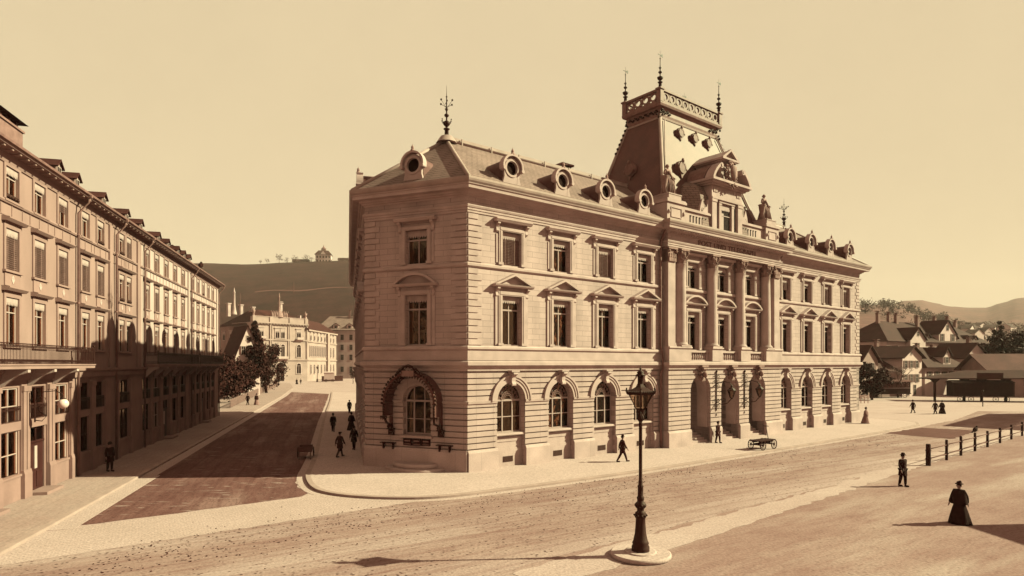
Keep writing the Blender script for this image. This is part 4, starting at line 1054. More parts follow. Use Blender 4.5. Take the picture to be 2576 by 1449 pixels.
        for j, (r_, z_) in enumerate(pr):
            for i in range(n):
                a_ = 2*PI*i/n; f_ = 1+.10*(1-z_)*(math.sin(7*a_+.5)*.6+math.sin(12*a_)*.4); vs.append((r_*f_*math.cos(a_), .02+.05*(1-z_)+r_*f_*.92*math.sin(a_)*(1.12 if math.sin(a_) > 0 and z_ < .9 else 1), z_))
        c.add(vs, [(j*n+i, j*n+(i+1) % n, (j+1)*n+(i+1) % n, (j+1)*n+i) for j in range(len(pr)-1) for i in range(n)]+[tuple(range(n-1, -1, -1))], True)
        part('skirt', c, low)
        if kind == 'woman': c = MB(); c.lathe(0, .0, [(.33, .86), (.31, 1.0), (.28, 1.2), (.24, 1.34), (.14, 1.46), (.08, 1.48)], 16, sy=.74); part('cape', c, top)
    hb = MB(); hb.ball((0, hy+.022, 1.655), .098, 10, .95)
    if kind != 'man': hb.ball((0, hy+.10, 1.62), .06, 8)
    part('hair', hb, hr)
    t = MB(); z = 1.70
    if hat == 'bowler': t.lathe(0, hy, [(.155, z), (.16, z+.012), (.105, z+.015), (.10, z+.07), (.075, z+.12), (.02, z+.135)], 14)
    elif hat == 'top': t.lathe(0, hy, [(.15, z), (.15, z+.012), (.10, z+.015), (.095, z+.1), (.10, z+.18), (.01, z+.182)], 14)
    elif hat == 'cap': t.lathe(0, hy, [(.10, z-.02), (.125, z+.03), (.10, z+.06), (.01, z+.065)], 14); t.fb(-.07, .07, .08-hy, .15-hy, z-.015, z)
    elif hat == 'bonnet': t.lathe(0, hy+.02, [(.16, z-.01), (.15, z+.01), (.10, z+.03), (.085, z+.09), (.02, z+.12)], 14); t.ball((.05, hy, z+.10), .05, 6)
    if hat: part('hat', t, 'cloth' if mats[0] != 'statue' else 'statue')
    return rt
def statue(name, label, u, y):
    a = (Matrix.Translation((A0[0], A0[1], 0)) @ Matrix.Rotation(PA, 4, 'Z')) @ Vector((u, y, 20.2))
    st = ('statue',)*4
    r = figure(name, label, 'statue', a, PA, 'robed', .05, .1, None, 2.5, st, 0, 'statues on the attic pedestals', armpose={1: ((.30, .02, 1.16), (.36, -.14, 1.02)), -1: ((-.28, .0, 1.15), (-.32, -.12, 1.18))})
    mb = MB(); mb.box(-.42, .42, -.32, .32, 0, .08)
    mb.lathe(-.38, -.08, [(.10, .08), (.14, .2), (.12, .3), (.19, .7), (.21, .92), (.24, .95), (.24, 1.0)], 12)
    mb.lathe(.40, -.14, [(.07, .08), (.055, .5), (.05, .95), (.07, 1.0)], 8)
    mb.tube([(.2, -.12, .95), (.26, -.2, .6), (.2, -.22, .2), (.3, -.2, .1)], [.08, .07, .08, .06]); mb.tube([(-.12, -.16, 1.3), (.08, -.2, 1.05), (.2, -.2, .85)], .06)
    for x in (-.18, -.06, .08, .2): mb.tube([(x*.7, -.15, .95), (x, -.31, .5), (x*1.25, -.37, .08)], .035)
    q = obj('attributes', mb, 'statue', r)
    return r
statue('statue', 'weathered robed statue with urn on the pedestal beside the left wing roof', 19.75, .35)
statue('statue', 'weathered robed statue with urn on the pedestal right of the coat of arms', 34.35, .35)
# ================================================================= GROUND
def sheet(nm, pts, z, m, th=.0, kind='structure'):
    mb = MB()
    if th: mb.flat(pts, z-th, z)
    else:
        a = sum(pts[i][0]*pts[(i+1) % len(pts)][1]-pts[(i+1) % len(pts)][0]*pts[i][1] for i in range(len(pts)))
        if a < 0: pts = pts[::-1]
        mb.add([(x, y, z) for x, y in pts], [tuple(range(len(pts)))])
    o = obj(nm, mb, m); o['kind'] = kind; return o
def rough(P, amt=.12, step=.6, seed=1):
    rnd = random.Random(seed); out = []
    for (a, b) in zip(P, P[1:]+P[:1]):
        L = math.hypot(b[0]-a[0], b[1]-a[1]); k = max(1, min(90, int(L/step)))
        for i in range(k): t = i/k; q = amt*(1+L/200); out.append((a[0]+(b[0]-a[0])*t+rnd.uniform(-q, q), a[1]+(b[1]-a[1])*t+rnd.uniform(-q, q)))
    return out
def smooth(P, n=5):
    out = []; k = len(P)
    for i in range(k-1):
        p0, p1, p2, p3 = P[max(i-1, 0)], P[i], P[i+1], P[min(i+2, k-1)]
        for j in range(n):
            t = j/n
            out.append(tuple(.5*((2*p1[q])+(-p0[q]+p2[q])*t+(2*p0[q]-5*p1[q]+4*p2[q]-p3[q])*t*t+(-p0[q]+3*p1[q]-3*p2[q]+p3[q])*t**3) for q in (0, 1)))
    return out+[P[-1]]
sheet('ground', [(-4000, -300), (4000, -300), (4000, 5000), (-4000, 5000)], 0, 'dirt')
kerbP = [(-42, 148), (-32.3, 112.8), (-21.9, 73.5)]+smooth([(-14.2, 45.6), (-13.1, 41.2), (-12.2, 37.6), (-10.9, 34.4), (-9.6, 32.7), (-7.6, 31.65), (-5.2, 31.3), (-3.2, 31.75), (-.9, 33.1), (5.5, 37.4), (12.4, 42.6), (26.6, 53.9), (37, 62.5), (44.0, 68.6)])+[(45.6, 71.5), (45.2, 75), (42.5, 79), (36, 86), (20, 108), (-10, 130)]
sheet('pavement', kerbP, .13, 'pave')
mb = MB(); mb.sweep(kerbP[:-3], [(-.28, .0), (.02, .0), (.02, .12), (0, .134), (-.28, .134)]); tag(obj('kerb', mb, 'kerb'), kind='structure')
mb = MB(); mb.sweep(kerbP[:-3], [(.03, 0), (.5, 0), (.5, .010), (.03, .012)]); tag(obj('gutter_strip', mb, 'cobble'), kind='structure')
lk = [(-60.1, 174.7), (-47, 130), (-35.2, 86.5), (-22.05, 37.9), (-18.7, 25.5), (-17.9, 22.4), (-15.6, 14), (-13, 4)]
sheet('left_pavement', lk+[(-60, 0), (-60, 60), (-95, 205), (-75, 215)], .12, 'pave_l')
mb = MB(); mb.sweep(lk[::-1], [(-.26, 0), (.02, 0), (.02, .11), (-.02, .124), (-.26, .124)]); tag(obj('left_kerb', mb, 'kerb'), kind='structure')
mb = MB(); mb.sweep([(-22.05, 37.9), (-35.2, 86.5), (-47, 130), (-60.1, 174.7)], [(.03, 0), (.8, 0), (.8, .012), (.03, .014)]) ; mb.sweep([(-18.7, 25.5), (-22.04, 37.85)], [(.03, 0), (1.0, 0), (1.0, .012), (.03, .014)])
tag(obj('left_gutter', mb, 'cobble'), kind='structure')
sheet('main_road', rough([(-30, 12), (-17.0, 21.5), (-4.4, 31.2), (5, 37.0), (12.6, 42.4), (27, 54), (44.5, 68.6), (52, 75), (66, 90), (74, 88), (50, 62.3), (25.6, 41.6), (16.6, 34.2), (5, 24.8), (-1, 20), (-12, 10)], .12), .004, 'road')
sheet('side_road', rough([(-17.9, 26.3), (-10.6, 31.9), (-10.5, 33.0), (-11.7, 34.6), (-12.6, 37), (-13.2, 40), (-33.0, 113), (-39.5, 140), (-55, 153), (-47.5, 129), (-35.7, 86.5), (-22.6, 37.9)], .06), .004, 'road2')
sheet('stone_crossing', rough([(-24, 17), (-16.6, 21.4), (-4.2, 31.25), (-7.6, 31.6), (-9.9, 32.6), (-11.3, 31.5), (-18.6, 25.2), (-19.5, 24.5)], .07, .35), .008, 'cobble')
sheet('footpath', rough([(1, 19.0), (6.0, 23.2), (16.2, 32.2), (25.8, 40.7), (50.5, 62), (72, 84.5), (70.5, 86), (49.4, 63.6), (17.3, 34.6), (5.3, 24.8), (0, 20.4)], .13, .5), .008, 'dustm')
sheet('dark_patch', rough([(35.7, 61.2), (43.0, 66.6), (46.6, 63.6), (39.0, 56.4)], .15), .012, 'patch')  # lozenge of darker ground colour beside the footpath
sheet('far_street', [(-95, 205), (-60.5, 175.5), (-55.5, 154), (-39, 141), (-41, 149), (-10, 131), (10, 150), (10, 300), (-100, 300)], .004, 'dustm')
sheet('station_yard', [(38, 108), (42.5, 85), (50, 84), (66, 93), (110, 130), (150, 190), (60, 190)], .004, 'dustm')
# scattered dung and gravel lumps on the road
mb = MB(); rnd = random.Random(11)
for i in range(1500):
    t = rnd.random()**1.2; s = rnd.gauss(0, 2.2); x = -14+t*50; y = 21.5+t*38+s
    if y < 19 or (x < -2 and y > 30): continue
    r = rnd.uniform(.012, .042); mb.lathe(x, y, [(r, .004), (r*.8, .004+r*.5), (.001, .004+r*.8)], 5)
tag(obj('road_litter', mb, 'cloth2'), kind='stuff')

# ================================================================= TERRACE (left side of the street)
L0 = (-23.34, 29.21); LA = math.atan2(.9656, -.2601)
TP = {}
def t_window(kind, state, par, T, half=.6):
    key = (kind, state, half)
    if key in TP: return copy_thing(TP[key], T, par)
    w = half; mb = MB()
    h = {'3': 1.55, '2': 1.95, '1': 2.25}[kind]
    for s in (-1, 1): mb.fb(s*(w+.09)-.09, s*(w+.09)+.09, 0, .06, 0, h)
    mb.fb(-w-.18, w+.18, 0, .06, h, h+.17); mb.fb(-w-.24, w+.24, 0, .14, -.10, 0)
    if kind in '21':
        mb.fb(-w-.12, w+.12, 0, .05, h+.17, h+.28); mb.prof([(0, h+.28), (.22, h+.28), (.34, h+.40), (.34, h+.46), (0, h+.5)], -w-.32, w+.32)
    if kind == '2':
        mb.fb(-w-.1, w+.1, 0, .05, -.72, -.10)
        m2 = MB(); m2.prism([(0, -.62), (.16, -.40), (0, -.18), (-.16, -.40)], .05, .07); 
    if kind == '3':
        for x in (-1, 0, 1): mb.fb(x*(w+.4)-.02, x*(w+.4)+.02, 0, .03, -.75, -.12)
    p = obj('window', mb, 'terr_trim', par, T); TP[key] = p
    if kind == '2': sub('diamond_panel', m2, 'stone', p)
    if kind == '2': pass
    mb = MB(); W = -.11
    mb.fb(-w, w, W-.05, W, 0, .06); mb.fb(-w, w, W-.05, W, h-.06, h)
    for s in (-1, 1): mb.fb(s*(w-.03)-.03, s*(w-.03)+.03, W-.05, W, .06, h-.06)
    mb.fb(-.025, .025, W-.04, W+.01, .06, h-.06); mb.fb(-w+.06, w-.06, W-.04, W+.012, h*.68, h*.68+.05)
    sub('frame', mb, 'frame', p)
    g = MB(); g.fb(-w+.02, w-.02, W-.04, W-.03, .02, h-.02); sub('pane', g, 'glass', p)
    g = MB(); g.fb(-w, w, -.9, -.88, 0, h); sub('room', g, 'dark', p)
    pelmet(p, w, h, -.01, .24)
    if 'b' in state: slats(p, w, .05, h-.25, -.05, .022)
    if 'h' in state: slats(p, w, h*.5, h-.25, -.05, .022)
    if 'c' in state: curtains(p, w, .05, h-.1, .5, -.22)
    if 'l' in state:
        mb = MB(); mb.fb(-w, w, -.06, .05, .22, .26)
        for i in range(9): mb.ball((-w+.1+i*(2*w-.2)/8, -.02, .16+.05*(i % 2)), .09, 6)
        sub('flower_box', mb, 'iron', p)
    return p
def railing(mb, u0, u1, w, z0, z1, ends=True, n=None):
    def run(T, L):
        mb.fb(0, L, -.02, .02, z1-.04, z1, T); mb.fb(0, L, -.015, .015, z0+.02, z0+.05, T); mb.fb(0, L, -.012, .012, z1-.26, z1-.24, T); mb.fb(0, L, -.012, .012, z0+.20, z0+.22, T)
        k = max(2, int(L/.13))
        for i in range(k+1): x = L*i/k; mb.fb(x-.009, x+.009, -.009, .009, z0, z1-.04, T)
        for i in range(k):
            x = L*(i+.5)/k; mb.ring(x, z1-.14, .035, .055, -.008, .008, 0, 2*PI, 6, T); mb.ring(x, z0+.125, .03, .05, -.008, .008, 0, 2*PI, 6, T)
    run(Matrix.Translation((u0, -w, 0)), u1-u0)
    if ends:
        for u in (u0, u1): run(Matrix.Translation((u, 0, 0)) @ Matrix.Rotation(-PI/2, 4, 'Z'), w)
        for u in (u0, u1): mb.ball((u, -w, z1+.08), .06, 6); mb.fb(u-.03, u+.03, w-.03, w+.03, z0, z1+.04)
def ground_bay(par, u, half, kind):
    """double-height opening between piers: shop window or door below, mezzanine window with an iron balconette above"""
    mb = MB(); W = -.16
    mb.fb(u-half, u+half, W-.12, W+.12, 3.50, 3.92)
    if kind != 'door': mb.fb(u-half, u+half, W-.12, W+.1, .12, 1.25); mb.fb(u-half, u+half, W-.12, W+.16, 1.25, 1.36)
    for s in (-1, 1): mb.fb(u+s*(half-.07)-.07, u+s*(half-.07)+.07, W-.1, W+.05, .12, 5.7)
    mb.fb(u-half+.14, u+half-.14, W-.1, W+.05, 5.55, 5.7)
    b = obj('shop_bay', mb, 'terr_base', par)
    mb = MB(); h2 = half-.14
    for za, zb in ((3.92, 5.55),)+(((1.42, 3.5),) if kind != 'door' else ((2.75, 3.5),)):
        for s in (-1, 1): mb.fb(u+s*(h2-.04)-.04, u+s*(h2-.04)+.04, W-.06, W, za, zb)
        mb.fb(u-h2+.08, u+h2-.08, W-.06, W, zb-.07, zb); mb.fb(u-.03, u+.03, W-.05, W+.01, za, zb-.07)
        if zb-za > 1: mb.fb(u-h2+.08, u+h2-.08, W-.05, W+.012, za+(zb-za)*.45, za+(zb-za)*.45+.04)
    sub('frame', mb, 'frame' if kind == 'curtain' else 'darkwood', b)
    mb = MB(); mb.fb(u-h2, u+h2, W-.05, W-.04, 3.94, 5.55); 
    if kind != 'door': mb.fb(u-h2, u+h2, W-.05, W-.04, 1.42, 3.5)
    sub('pane', mb, 'glass', b)
    mb = MB(); mb.fb(u-half, u+half, -1.3, -1.25, .1, 5.7); sub('room', mb, 'dark', b)
    if kind == 'door':
        mb = MB(); mb.fb(u-h2, u+h2, W-.1, W-.02, .25, 2.7); mb.fb(u-h2, u+h2, W-.1, W+.06, 2.7, 2.78)
        for s in (-1, 1): mb.fb(u+s*h2*.5-.3, u+s*h2*.5+.3, W-.02, W+.01, .4, 1.2)
        d = sub('door', mb, 'door', b); mb = MB(); mb.fb(u-.14, u+.14, W-.015, W+.02, 1.35, 2.5); sub('door_pane', mb, 'curtain', b)
        mb = MB(); mb.fb(u-h2-.1, u+h2+.1, W, W+.9, .12, .27); sub('door_step', mb, 'terr_trim', b)
    if kind == 'curtain':
        mb = MB()
        for s in (-1, 1):
            for z0, z1 in ((1.5, 2.7), (3.98, 4.75)): mb.fb(u+s*.35-.22, u+s*.35+.22, W-.14, W-.12, z0, z1)
        sub('curtain', mb, 'curtain', b)
    mb = MB(); T = Matrix.Translation((u-half+.1, -(W+.14), 0)); n = 14; L = 2*half-.2
    mb.fb(0, L, -.015, .015, 4.62, 4.66, T); mb.fb(0, L, -.015, .015, 3.96, 3.98, T)
    for i in range(n+1): mb.fb(L*i/n-.01, L*i/n+.01, -.01, .01, 3.93, 4.62, T)
    for i in range(n): mb.ring(L*(i+.5)/n, 4.52, .035, .055, -.01, .01, 0, 2*PI, 6, T)
    sub('balconette_railing', mb, 'iron', b)
    return b
def terrace_house(u0, u1, F3, F2, F1, half, wallm, label, bays, balc=None, pipe=None, pil=(), dorm=(), chim=(), twin=False, st=(('h', 'l'), ('b',), ('c',))):
    org = (L0[0]-.2601*u0, L0[1]+.9656*u0, 0)
    rt = root('terrace_house', org, LA, label, 'house', 'terraced houses along the left pavement'); L = u1-u0
    F = lambda xs: [x-u0 for x in xs]
    mb = MB()
    wall(mb, 0, L, 6.45, 10.1, -.4, 0, [(u, half, 7.55, 9.8, False) for u in F(F1)])
    wall(mb, 0, L, 10.1, 13.4, -.4, 0, [(u, half, 11.05, 13.0, False) for u in F(F2)])
    wall(mb, 0, L, 13.4, 16.3, -.4, 0, [(u, half, 14.32, 15.87, False) for u in F(F3)])
    mb.box(0, L, 9.6, 10, 0, 16.3); mb.box(0, .2, .4, 9.6, 0, 16.3); mb.box(L-.2, L, .4, 9.6, 0, 16.3)
    obj('wall', mb, wallm, rt)
    mb = MB(); bb = [(u-u0, hw, 0, 5.7, False) for u, hw, k in bays]
    wall(mb, 0, L, 0, 6.3, -.6, -.02, bb)
    for i, (u, hw, k) in enumerate(bays):
        for s in (-1, 1):
            x = u-u0+s*(hw+.2)
            if x-.22 < 0 or x+.22 > L: continue
            mb.fb(x-.15, x+.15, -.02, .05, 1.5, 5.35); mb.prof([(-.02, .0), (.12, 0), (.12, 1.3), (.07, 1.5), (-.02, 1.5)], x-.2, x+.2); mb.fb(x-.19, x+.19, -.02, .09, 5.35, 5.62)
    obj('ground_storey', mb, 'terr_base', rt)
    mb = MB()
    mb.prof([(-.3, 5.9), (.10, 5.9), (.14, 6.2), (.28, 6.3), (.30, 6.45), (-.3, 6.45)], 0, L)
    mb.prof([(-.02, 14.14), (.08, 14.14), (.12, 14.22), (.08, 14.31), (-.02, 14.31)], 0, L)
    mb.fb(0, L, -.02, .03, 13.55, 13.6)
    mb.prof([(-.02, 15.98), (.06, 15.98), (.10, 16.1), (.16, 16.3), (-.02, 16.3)], 0, L)
    obj('string_course', mb, 'terr_trim', rt)
    mb = MB(); mb.prof([(-.3, 16.3), (.16, 16.3), (.18, 16.40), (.66, 16.46), (.70, 16.56), (-.3, 16.6)], 0, L)
    x = .4
    while x < L-.2: mb.fb(x, x+.14, .16, .6, 16.36, 16.44); x += .75
    obj('eaves', mb, 'terr_trim', rt)
    mb = MB(); mb.prof([(.64, 16.60), (.70, 16.54), (.80, 16.56), (.82, 16.67), (.64, 16.68)], 0, L); obj('gutter', mb, 'zinc', rt)
    mb = MB(); mb.prof([(.70, 16.64), (-4.5, 18.6), (-10.2, 16.66)], 0, L); rf = obj('roof', mb, 'tile', rt)
    for u in dorm:
        mb = MB(); x = u-u0; mb.fb(x-.34, x+.34, -2.6, -.2, 16.7, 17.65); mb.prism([(x-.34, 17.65), (x+.34, 17.65), (x, 17.95)], -2.6, -.2); d = obj('dormer', mb, 'house2', rt)
        mb = MB(); mb.prism([(x-.48, 17.6), (x, 18.06), (x, 17.98), (x-.45, 17.54)][::-1], -2.8, -.05); mb.prism([(x+.48, 17.6), (x, 18.06), (x, 17.98), (x+.45, 17.54)], -2.8, -.05); sub('dormer_roof', mb, 'tile', d)
        mb = MB(); mb.fb(x-.22, x+.22, -.2, -.18, 17.05, 17.6); sub('pane', mb, 'dark', d)
        mb = MB(); mb.fb(x-.26, x-.22, -.2, -.15, 17.05, 17.6); mb.fb(x+.22, x+.26, -.2, -.15, 17.05, 17.6); mb.fb(x-.26, x+.26, -.2, -.15, 17.6, 17.65); mb.fb(x-.015, x+.015, -.18, -.16, 17.05, 17.6); sub('frame', mb, 'frame', d)
    for u, y, wd, ln, zt in chim:
        mb = MB(); x = u-u0; mb.box(x-ln/2, x+ln/2, y-wd/2, y+wd/2, 16.8, zt); mb.box(x-ln/2-.08, x+ln/2+.08, y-wd/2-.08, y+wd/2+.08, zt, zt+.12); c = obj('chimney', mb, 'brickm', rt)
        mb = MB()
        k = max(2, int(ln/.7))
        for i in range(k): xx = x-ln/2+ln*(i+.5)/k; mb.box(xx-.12, xx+.12, y-wd/2+.1, y+wd/2-.1, zt+.12, zt+.5)
        mb.prof([(-y-wd/2-.2, zt+.5), (-y+wd/2+.2, zt+.5), (-y, zt+.85)], x-ln/2-.25, x+ln/2+.25); sub('chimney_cap', mb, 'tile', c)
    for j, (lst, kd, zz) in enumerate(((F(F3), '3', 14.32), (F(F2), '2', 11.05), (F(F1), '1', 7.55))):
        for i, u in enumerate(lst): t_window(kd, st[j][i % len(st[j])], rt, Matrix.Translation((u, 0, zz)), half)
    for u, hw, k in bays: ground_bay(rt, u-u0, hw, k)
    for x in pil:
        mb = MB(); mb.fb(x-u0-.28, x-u0+.28, -.02, .12, 6.46, 15.96); obj('pilaster', mb, wallm, rt)
    for x in (pipe or ()):
        mb = MB(); q = x-u0; mb.tube([(q+.0, -.76, 16.52), (q, -.66, 16.15), (q, -.16, 15.5), (q, -.14, .15)], .075, 8)
        for z in (3, 6.6, 10.2, 14.2): mb.lathe(q, -.14, [(.1, z), (.1, z+.1)], 8)
        mb.box(q-.1, q+.1, -.86, -.66, 16.42, 16.58); obj('downpipe', mb, 'zinc', rt)
    if balc:
        a, b = balc[0]-u0, balc[1]-u0; pw = balc[2]
        mb = MB(); mb.fb(a, b, .0, pw+.05, 6.46, 6.62); mb.fb(a, b, 0, pw+.1, 6.62, 6.68)
        bo = obj('balcony', mb, 'terr_trim', rt); x = a+.25
        while x < b: m2 = MB(); m2.prof([(0, 5.6), (.12, 5.65), (pw*.6, 6.15), (pw, 6.3), (pw, 6.455), (.0, 6.455)], x-.13, x+.13); sub('console', m2, 'plinth', bo); x += 2.8
        m3 = MB(); railing(m3, a+.04, b-.04, pw, 6.68, 7.62); sub('railing', m3, 'iron', bo)
    return rt
sp = lambda us, hw, ks: [(u, hw, k) for u, k in zip(us, ks)]
Ah = [-10.6, -7.75, -4.9, -2.1, .72, 3.55, 6.38]
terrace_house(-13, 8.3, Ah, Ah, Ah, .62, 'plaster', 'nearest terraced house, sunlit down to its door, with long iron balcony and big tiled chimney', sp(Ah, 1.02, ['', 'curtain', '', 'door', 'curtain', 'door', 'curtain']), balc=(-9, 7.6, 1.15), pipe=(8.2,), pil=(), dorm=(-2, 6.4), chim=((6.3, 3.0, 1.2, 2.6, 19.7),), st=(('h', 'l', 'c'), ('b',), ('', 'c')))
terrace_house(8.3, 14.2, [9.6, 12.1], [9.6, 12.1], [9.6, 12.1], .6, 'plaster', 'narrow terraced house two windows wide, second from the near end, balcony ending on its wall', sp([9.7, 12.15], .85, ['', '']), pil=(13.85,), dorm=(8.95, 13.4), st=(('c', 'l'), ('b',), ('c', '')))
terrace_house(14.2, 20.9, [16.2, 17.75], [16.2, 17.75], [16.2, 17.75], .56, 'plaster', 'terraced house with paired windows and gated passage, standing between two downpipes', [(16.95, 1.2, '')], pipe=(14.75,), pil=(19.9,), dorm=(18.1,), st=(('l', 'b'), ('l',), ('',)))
Dh = [22.3, 25.1, 28.1, 31.2, 34.3]
terrace_house(20.9, 36.9, Dh, Dh, Dh, .6, 'plaster_pale', 'pale terraced house five windows wide behind a shaded iron balcony', sp(Dh, 1.05, ['', 'curtain', 'door', '', '']), balc=(21.5, 36.7, 1.0), pipe=(21.3,), pil=(36.5,), dorm=(21.5, 26.5, 29.6, 33.3, 35.8), st=(('', 'c'), ('', 'b', '', 'c'), ('c', '')))
Eh = [38.5, 41.1, 43.8, 46.6, 49.3]
terrace_house(36.9, 53.0, Eh, Eh, Eh, .55, 'plaster_pale', 'farthest terraced house, pale, last before the garden fence', sp(Eh, .9, ['', '', 'door', '', '']), balc=(37.2, 50.5, 1.0), pipe=(37.5, 52.7), pil=(51.8,), dorm=(38.1,), chim=((44, 3.0, .8, 1.1, 19.0),), st=(('', 'c', 'l'), ('', 'c'), ('', '')))
# globe lamp on a scroll bracket
def wpt(u, w, z): return (L0[0]-.2601*u+.9656*w, L0[1]+.9656*u+.2601*w, z)
gl = root('globe_lamp', wpt(2.13+.2, .3, 4.8), LA, 'round white glass globe lamp on a scrolled iron bracket beside the house door', 'wall lamp')
mb = MB(); mb.tube([(0, 0, -.9), (0, -.3, -.95), (.0, -.5, -.7), (0, -.2, -.45), (0, -.05, .1), (0, -.35, .5), (0, -.9, .55), (0, -1.2, .38), (0, -1.22, .22)], .025, 6)
mb.tube([(0, -.05, -.3), (0, -.4, -.1), (0, -.45, .2), (0, -.2, .25)], .018, 6); mb.fb(-.05, .05, -.02, .02, -1.0, .6); mb.lathe(0, -1.22, [(.10, .10), (.13, .14), (.05, .2), (.03, .28)], 10)
obj('bracket', mb, 'iron', gl); mb = MB(); mb.ball((0, -1.22, -.10), .25, 18); obj('globe', mb, 'globe', gl)

# ================================================================= STREET OBJECTS
lp = root('street_lamp', (4.47, 22.12, 0), R(20), 'tall cast iron gas lamp with six sided glass lantern on a round stone base', 'street lamp')
mb = MB(); mb.lathe(0, 0, [(1.0, 0), (1.05, .03), (1.05, .13), (1.0, .16)], 48); mb.lathe(0, 0, [(.55, .15), (.55, .19), (.5, .2)], 40); obj('stone_base', mb, 'pave', lp)
mb = MB(); mb.lathe(0, 0, [(.30, .18), (.31, .22), (.31, .34), (.27, .42), (.29, .48), (.25, .56), (.20, .80), (.175, 1.1), (.165, 1.32), (.19, 1.36), (.215, 1.42), (.17, 1.47), (.19, 1.52), (.12, 1.58), (.12, 1.66), (.17, 1.70), (.19, 1.78), (.17, 1.86), (.11, 1.92), (.12, 1.98), (.135, 2.04), (.10, 2.1), (.095, 2.4), (.11, 2.44), (.075, 2.5), (.078, 2.6), (.062, 2.66), (.06, 4.55), (.075, 4.58), (.06, 4.64), (.06, 4.70)], 18)
for i in range(10):
    a = 2*PI*i/10; mb.ball((.215*math.cos(a), .215*math.sin(a), 1.44), .035, 5); mb.ball((.17*math.cos(a), .17*math.sin(a), 1.78), .04, 5, 1.6)
obj('post', mb, 'iron', lp)
mb = MB(); mb.lathe(0, 0, [(.075, 4.7), (.115, 4.76), (.12, 4.86), (.085, 4.92), (.11, 5.0), (.15, 5.06), (.155, 5.10)], 12)
for i in range(6):
    a = 2*PI*i/6; mb.tube([(.06*math.cos(a), .06*math.sin(a), 4.72), (.15*math.cos(a), .15*math.sin(a), 4.80), (.14*math.cos(a), .14*math.sin(a), 4.92), (.16*math.cos(a), .16*math.sin(a), 5.04)], .02, 5)
r0, r1, z0, z1 = .155, .47, 5.10, 5.66
for i in range(6):
    a = 2*PI*i/6; b = 2*PI*(i+1)/6
    mb.tube([(r0*math.cos(a), r0*math.sin(a), z0), (r1*math.cos(a), r1*math.sin(a), z1)], .017, 4)
    mb.tube([(r1*math.cos(a), r1*math.sin(a), z1), (r1*math.cos(b), r1*math.sin(b), z1)], .03, 4)
    mb.tube([(r0*math.cos(a), r0*math.sin(a), z0), (r0*math.cos(b), r0*math.sin(b), z0)], .02, 4)
    mb.tube([(.52*math.cos(a), .52*math.sin(a), z1), (.57*math.cos(a), .57*math.sin(a), z1+.10), (.55*math.cos(a), .55*math.sin(a), z1+.19)], .03, 4)
    for k in range(7):
        t = (k+.5)/7; x = .52*(math.cos(a)*(1-t)+math.cos(b)*t); y = .52*(math.sin(a)*(1-t)+math.sin(b)*t); mb.ball((x, y, z1+.06), .042, 5)
mb.lathe(0, 0, [(.52, z1-.03), (.54, z1+.06), (.47, z1+.08)], 6, smooth=False)
mb.lathe(0, 0, [(.47, z1+.08), (.20, z1+.22), (.12, z1+.30), (.10, z1+.34)], 6, smooth=False)
mb.lathe(0, 0, [(.10, z1+.34), (.10, z1+.60), (.15, z1+.62), (.16, z1+.66), (.10, z1+.69), (.13, z1+.74), (.07, z1+.79), (.03, z1+.83), (.045, z1+.87), (.012, z1+.9), (.006, z1+1.0)], 12)
obj('lantern_frame', mb, 'iron', lp)
mb = MB(); mb.lathe(0, 0, [(r0+.005, z0+.01), (r1-.01, z1-.01)], 6, smooth=False); obj('lantern_glass', mb, 'lampglass', lp)
mb = MB(); mb.lathe(0, 0, [(.03, 5.1), (.03, 5.35), (.06, 5.4), (.06, 5.66), (.03, 5.7)], 10); obj('gas_burner', mb, 'frame', lp)
